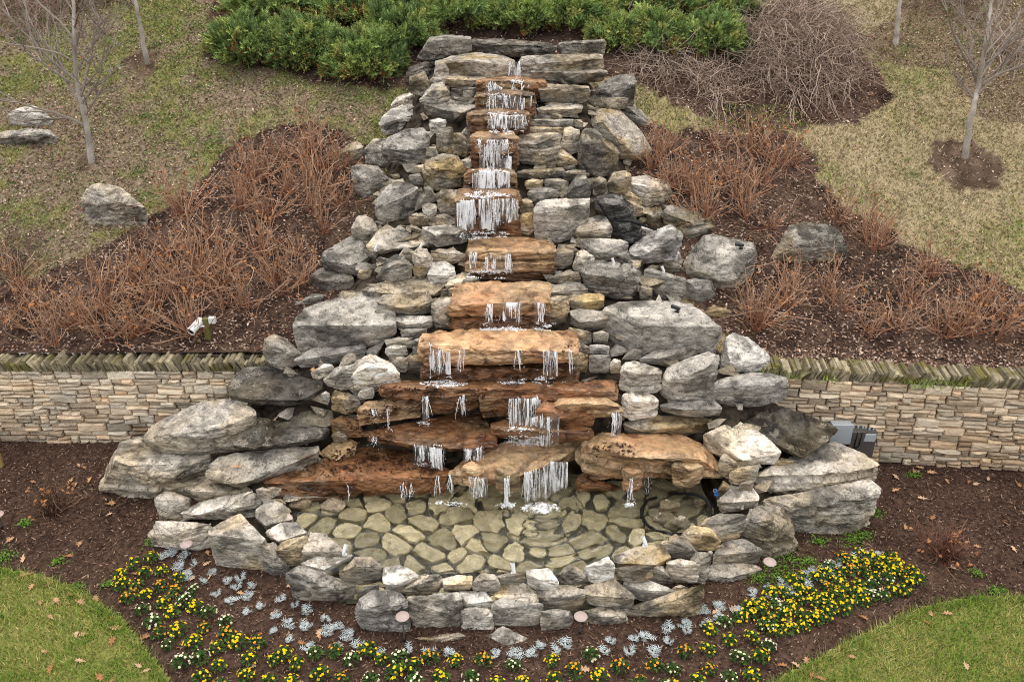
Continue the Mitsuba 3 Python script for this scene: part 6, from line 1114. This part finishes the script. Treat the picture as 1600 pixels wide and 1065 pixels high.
LM = [(407, 945), (441, 936), (462, 945), (478, 954), (509, 966), (430, 961), (453, 972), (427, 985), (478, 978), (453, 997), (514, 985), (529, 979), (545, 992), (527, 1010), (560, 1010), (483, 1010), (594, 1019), (638, 1015), (671, 1018), (703, 1018), (774, 1019), (805, 1019), (830, 1019), (844, 1006),
      (259, 868), (281, 883), (291, 867), (304, 879), (293, 897), (319, 906), (333, 891), (355, 905), (371, 915), (339, 926), (363, 937), (389, 929), (386, 954), (394, 914), (377, 903), (270, 864)]
RM = [(1347, 861), (1354, 869), (1371, 862), (1334, 873), (1291, 885), (1308, 879), (1298, 890), (1318, 891), (1303, 899), (1267, 889), (1255, 899), (1284, 904), (1260, 912), (1222, 910), (1230, 923), (1198, 918), (1175, 924), (1179, 940), (1203, 931), (1151, 954), (1124, 945), (1124, 962), (1093, 955), (1071, 972), (1074, 984), (1106, 974), (1097, 954), (1123, 945), (1123, 962), (1070, 973), (1100, 975), (1046, 980), (1044, 1001), (1010, 994), (991, 997), (954, 1001), (883, 1005), (845, 1007), (984, 1017), (1021, 1016), (1151, 952), (943, 1016), (868, 1016)]
for spots, where in ((LM, 'in the left half bed'), (RM, 'in the right half bed')):
    for px, py in spots:
        p = at_z(px, py + 4)
        key = name_key('dusty_miller'); placed(ML[rng.integers(5)], key, (p[0], p[1], float(ground_z(p[0], p[1]))), rng.uniform(0, 360), rng.uniform(.55, .85))
        tag(key, 'silver leaved dusty miller plant ' + where, 'dusty miller', 'dusty millers ' + where); MILL.append((key, where[7:-4], px, py))
rank(MILL, 26, lambda w, a, b: f'silver leaved dusty miller, {a} from left in the {b} row, {w} of the flowerbed')
def weed(spots, label):
    for px, py, r in spots:
        rng = np.random.default_rng(int(px)); mb = MB(); p = at_z(px, py); n = int(240 * r / .12)
        x, y = p[0] + rng.normal(0, r, n), p[1] + rng.normal(0, r * .8, n)
        quads_scatter(mb, np.stack([x, y, ground_z(x, y) + rng.uniform(.01, .05, n)], -1), rng.uniform(.02, .045, n), rng.uniform(.01, .02, n), rng.uniform(0, 6.3, n), rng.normal(.2, .4, n), rng.normal(0, .5, n), pick(rng, [(.10, .20, .03), (.14, .25, .04), (.07, .15, .025)], n))
        mb.put('weed_patch', 'tinted', label=label, cat='weeds', kind='stuff')
weed([(1210, 895, .14), (1240, 880, .12), (1185, 906, .08), (1280, 848, .06), (1330, 845, .08), (1350, 838, .06), (1265, 878, .05), (1368, 805, .05), (92, 878, .05), (40, 820, .05), (240, 850, .05), (1525, 897, .04), (1558, 925, .05), (1427, 745, .05), (170, 915, .04), (10, 870, .08), (115, 922, .08)], 'fresh green weeds sprouting from the dark mulch')
def dormant(px, py, h, n, label, col, seed):
    v, f, c = shrub_mesh(seed, h, n, .75, col[0], col[1]); p = at_z(px, py)
    put('dormant_shrub', (v + [p[0], p[1], 0], f), 'tinted', label=label, cat='shrub', color=c)
dormant(85, 800, .38, 60, 'low brown wispy dormant shrub on the left mulch near the wall', ((.09, .05, .035), (.20, .13, .09)), 91)
dormant(1472, 872, .38, 60, 'low reddish twiggy dormant shrub on the right mulch', ((.12, .05, .035), (.22, .12, .085)), 92)

# ------------------------------------------------------------------ fallen oak leaves
def oak(seed):
    rng = np.random.default_rng(seed); n = 18; t = np.linspace(0, 2 * np.pi, n, endpoint=False)
    r = np.where(np.arange(n) % 2, .36, 1.0) * rng.uniform(.8, 1.15, n)
    x, y = .055 * np.cos(t) * (r * .4 + .6), .036 * np.sin(t) * r
    z = .010 * np.abs(y) / .03 + rng.normal(0, .003, n)
    v = np.vstack([[0, 0, .002], np.stack([x, y, z], -1), [[-.085, .004, .004]]])
    return v, np.array([(0, 1 + i, 1 + (i + 1) % n) for i in range(n)] + [(1 + n // 2, 1 + n // 2 + 1, n + 1)])
OK = []
for i, c in enumerate([(.42, .25, .14), (.55, .37, .24), (.34, .17, .08), (.50, .30, .17)]):
    v, f = oak(i); OK.append(mikit.ply((v, f), 'tinted', color=np.tile(np.array([c]), (len(v), 1))))
def leaf_at(p, label, group, s=1.0):
    key = name_key('oak_leaf')
    scene[key] = {**OK[rng.integers(4)], 'to_world': T().translate([float(q) for q in p]).rotate([0, 0, 1], float(rng.uniform(0, 360))).rotate([1, 0, 0], float(rng.normal(0, 14))).scale(float(s))}
    tag(key, label, 'fallen leaf', group)
rng = np.random.default_rng(31); LEAVES = []
for poly, n, z, where in ((LAWN_L, 26, .045, 'on the left lawn'), (LAWN_R, 26, .045, 'on the right lawn'), (LOW.intersection(sg.box(-9, 5, -.5, 10)), 75, .025, 'on the mulch left of the pond'), (LOW.intersection(sg.box(.5, 5, 9, 10)), 75, .025, 'on the mulch right of the pond')):
    x, y = sample(poly.intersection(VIEW), n, rng)
    for a, b in zip(x, y):
        q, _ = project([a, b, 0]); LEAVES.append((name_key('oak_leaf_count') and 'oak_leaf' + (f'_{taken.get("oak_leaf", -1) + 1:03d}' if 'oak_leaf' in taken else ''), where, float(q[0]), float(q[1])))
        leaf_at((a, b, float(ground_z(a, b)) + z), 'tan brown oak leaf lying ' + where, 'oak leaves ' + where, rng.uniform(.7, 1.25))
rank(LEAVES, 40, lambda w, a, b: f'oak leaf, {a} from left in {b} row {w}')
for px, py, l in ((430, 650, 'oak leaf on the second slab of the lower left stack'), (488, 574, 'oak leaf on the dark topmost slab of the lower left stack'), (370, 726, 'oak leaf on the long fourth slab of the lower left stack'), (500, 990, 'large orange oak leaf on the mulch by the silver plants left of the pond wall')):
    p = on_rock(px, py) if py < 980 else at_z(px, py)
    leaf_at(p + [0, -.02, .03], l, None, 1.3 if py > 980 else 1.0)
# dark wet leaves caught on the ledges
mb = MB(); rng = np.random.default_rng(33)
for (x0, x1, y0, y1, n) in ((520, 640, 700, 735, 240), (590, 690, 603, 616, 110), (925, 990, 690, 712, 80), (545, 590, 635, 690, 110), (470, 545, 715, 745, 90), (640, 680, 715, 738, 50), (600, 625, 618, 650, 30), (880, 900, 540, 548, 12), (740, 760, 612, 618, 20)):
    for _ in range(n):
        p = on_rock(rng.uniform(x0, x1), rng.uniform(y0, y1), 6)
        quads_scatter(mb, (p + [rng.normal(0, .012), -.012, .014])[None], rng.uniform(.03, .06, 1), rng.uniform(.018, .03, 1), rng.uniform(0, 6.3, 1), rng.normal(0, .4, 1), rng.normal(.2, .4, 1), pick(rng, [(.05, .025, .018), (.10, .05, .03), (.03, .02, .018), (.16, .06, .03)], 1), bend=.15)
mb.put('wet_leaves', label='dark wet leaves caught on the orange ledges', cat='leaf litter', kind='stuff')

# ------------------------------------------------------------------ fittings
cyl = lambda r, h, n=16: trimesh.creation.cylinder(r, h, sections=n)
def aim(m, d, p):
    m = m.copy(); m.apply_transform(trimesh.geometry.align_vectors([0, 0, 1], np.asarray(d, float) / np.linalg.norm(d))); m.apply_translation(p); return m
def spot(px, py, label, mat, d, s=1.0, name='spotlight'):
    p = on_rock(px, py + 5, 4); root = thing(name, label, 'spotlight')
    d = np.asarray(d, float) / np.linalg.norm(d); q = p + [0, -.01, .05 * s]
    put('base', aim(cyl(.030 * s, .010), [0, 0, 1], p + [0, -.01, .006]), mat, root, smooth=40)
    put('stem', aim(cyl(.007 * s, .06 * s), [0, 0, 1], p + [0, -.01, .03 * s]), mat, root, smooth=40)
    body = trimesh.creation.revolve([[0, -.055], [.016, -.055], [.022, -.04], [.024, .045], [.026, .05], [.026, .056], [.021, .056], [.019, .046], [0, .046]], sections=18); body.apply_scale(s)
    put('lamp_head', aim(body, d, q + d * .02 * s), mat, root, smooth=40)
    put('lens', aim(cyl(.0185 * s, .004 * s), d, q + d * .069 * s), 'lens_glass', root)
spot(545, 855, 'white spotlight on the left part of the pond rim', 'white_plastic', [.25, .5, .75])
spot(797, 884, 'white spotlight at the front middle of the pond rim', 'white_plastic', [-.15, .4, .85])
spot(1007, 845, 'white spotlight on the pinkish rim stone at the right of the pond', 'white_plastic', [-.35, .4, .8])
spot(590, 390, 'small white spotlight on the left edge of the dark topped slab', 'white_plastic', [.3, .4, .7], .8)
spot(657, 382, 'small white spotlight on the right edge of the dark topped slab', 'white_plastic', [.5, .3, .7], .8)
spot(962, 407, 'small white spotlight behind the dark striated block', 'white_plastic', [-.3, .2, .8], .8)
spot(1034, 417, 'small white spotlight on the grey angular block', 'white_plastic', [-.4, .2, .8], .8)
spot(1056, 479, 'black spotlight on top of the biggest right boulder', 'black_plastic', [-.8, .1, .25], 1.1)
spot(1160, 380, 'black spotlight on the huge slanting slab', 'black_plastic', [-.9, .1, .1], 1.1)
spot(1113, 770, 'blue ringed underwater lamp at the right back corner of the pond', 'blue_plastic', [-.4, -.4, .6], .9)
def path_light(px, py, bx, by, label):
    b = at_z(bx, by); h = max(at(px, py, b[1])[2], .12); root = thing('path_light', label, 'path light')
    put('stake', aim(cyl(.008, h), [0, 0, 1], b + [0, 0, h / 2]), 'bronze_metal', root, smooth=40)
    cap = trimesh.creation.revolve([[0, .018], [.03, .016], [.066, .004], [.072, -.004], [.066, -.006], [.02, .004], [0, .004]], sections=28)
    put('cap', aim(cap, [0, -.05, 1], b + [0, 0, h]), 'copper_cap', root, smooth=40)
    put('collar', aim(cyl(.016, .05), [0, 0, 1], b + [0, 0, .02]), 'black_plastic', root, smooth=40)
path_light(629, 962, 632, 1002, 'mushroom path light standing before the left front of the pond wall')
path_light(905, 962, 906, 990, 'mushroom path light standing before the right front of the pond wall')
path_light(1196, 877, 1197, 910, 'mushroom path light by the layered stones right of the pond')
path_light(1598, 851, 1600, 880, 'mushroom path light at the right picture edge')
path_light(1, 803, 4, 826, 'mushroom path light at the left picture edge')
path_light(294, 849, 296, 872, 'mushroom path light before the low cream stone at the left')
# security camera
b = on_hill(326, 527); b[2] = float(hill_surface(b[0], b[1])); root = thing('security_camera', 'white bullet security camera on a short mossy post above the left wall', 'security camera')
put('post', trimesh.creation.box([.075, .075, .34], T_ if False else trimesh.transformations.translation_matrix(b + [0, 0, .12])), 'mossy_wood', root)
d = np.array([-.35, -.75, -.30]); d /= np.linalg.norm(d); q = b + [-.11, -.08, .22]
body = trimesh.creation.revolve([[0, -.12], [.045, -.12], [.056, -.10], [.058, .10], [.064, .105], [.064, .125], [.054, .125], [.050, .108], [0, .108]], sections=24)
put('housing', aim(body, d, q), 'white_plastic', root, smooth=40)
put('lens', aim(cyl(.045, .01, 24), d, q + d * .112), 'lens_glass', root, smooth=40)
put('bracket', aim(cyl(.02, .14), [.8, .5, -.1], q + [.06, .04, -.03]), 'white_plastic', root, smooth=40)
put('junction_box', trimesh.creation.box([.09, .07, .08], trimesh.transformations.translation_matrix(b + [.09, .01, .26])), 'white_plastic', root)
put('cable', aim(cyl(.006, .16), [0, 0, 1], b + [-.05, -.06, .06]), 'black_plastic', root)
# boxes on the right wall
def box_on_wall(x0, x1, y0, y1, deep):
    yw = float(wall_y(4.5)) - .03; a, c = at(x0, y0, yw), at(x1, y1, yw)
    w, h = c[0] - a[0], a[2] - c[2]; return w, h, np.array([(a[0] + c[0]) / 2, yw - deep / 2, (a[2] + c[2]) / 2])
def rbox(w, d, h, r=.008):
    m = manifold3d.Manifold.cube([w - 2 * r, d - 2 * r, h - 2 * r], True)
    s = manifold3d.Manifold.sphere(r, 8)
    m = m.minkowski_sum(s).to_mesh()
    return trimesh.Trimesh(m.vert_properties[:, :3], m.tri_verts, process=False)
w, h, c = box_on_wall(1297, 1322, 656, 684, .12); root = thing('junction_box', 'light grey electrical box on the right retaining wall', 'electrical box')
m = rbox(w, .12, h); m.apply_translation(c); put('body', m, 'grey_enamel', root, smooth=30)
m = rbox(w + .02, .03, h + .02); m.apply_translation(c + [0, -.06, 0]); put('lid', m, 'grey_enamel', root, smooth=30)
put('conduit', aim(cyl(.014, .5), [0, 0, 1], c + [w * .25, .03, -h / 2 - .2]), 'grey_enamel', root, smooth=40)
for k, (x0, x1, y0, y1, l) in enumerate([(1326, 1342, 664, 700, 'bronze transformer box nearest the grey electrical box, cable loop in front'), (1345, 1357, 667, 706, 'bronze transformer box farthest from the grey electrical box')]):
    w, h, c = box_on_wall(x0, x1, y0, y1, .13); root = thing('transformer_box', l, 'transformer')
    m = rbox(w, .13, h); m.apply_translation(c); put('case', m, 'bronze_metal', root, smooth=30)
    m = rbox(w * .86, .02, h * .30); m.apply_translation(c + [0, -.066, h * .30]); put('cover', m, 'grey_enamel' if k else 'bronze_metal', root, smooth=30)
    for s in (-1, 0, 1): put('cable_gland', aim(cyl(.012, .035), [0, 0, 1], c + [s * w * .3, 0, h / 2 + .015]), 'grey_enamel', root, smooth=40)
    if k == 0:
        mb = MB(); t = np.linspace(0, 1, 14)
        p = c + np.stack([np.where(t < .5, .03 - .06 * ss(.4, .5, t), .03 - .06 * ss(.4, .5, t)), np.full(14, -.075), h * (.45 - .75 * np.abs(t - .5) * -2 - .75)], -1)
        tube(mb, p, .008, (.02, .02, .02), 6); mb.put('cable', 'tinted', root)
    put('hasp', aim(cyl(.010, .02), [0, 1, 0], c + [w * .5, -.05, 0]), 'grey_enamel', root)
# timber post, hoses
p = at_z(-2, 728); root = thing('timber_post', 'yellowish timber post at the left picture edge below the wall', 'post')
m = trimesh.creation.revolve([[0, .42], [.05, .42], [.066, .40], [.07, 0], [0, 0]], sections=20); m.apply_translation(p); put('shaft', m, 'timber', root, smooth=40)
mb = MB(); t = np.linspace(0, 2 * np.pi * .93, 50); c = at_z(1055, 808, .2); w = at_z(1108, 808, .2)[0] - c[0]
tube(mb, np.stack([c[0] + w * np.cos(t + 2), c[1] + w * .9 * np.sin(t + 2), .2 + .14 * np.clip(np.cos(t + 1.6), 0, 1) + .02 * np.sin(3 * t)], -1), .022, (.022, .024, .024), 8)
mb.put('hose', 'tinted', label='black hose coiled in the right end of the pond', cat='hose', smooth=True)
mb = MB(); pp = [on_rock(a, b, 5) + [0, -.03, .03] for a, b in ((935, 322), (955, 345), (985, 345), (1005, 350), (1022, 362))]
tube(mb, pp, .016, (.02, .02, .022), 8); mb.put('hose', 'tinted', label='black hose lying between the boulders of the right bank', cat='hose', smooth=True)
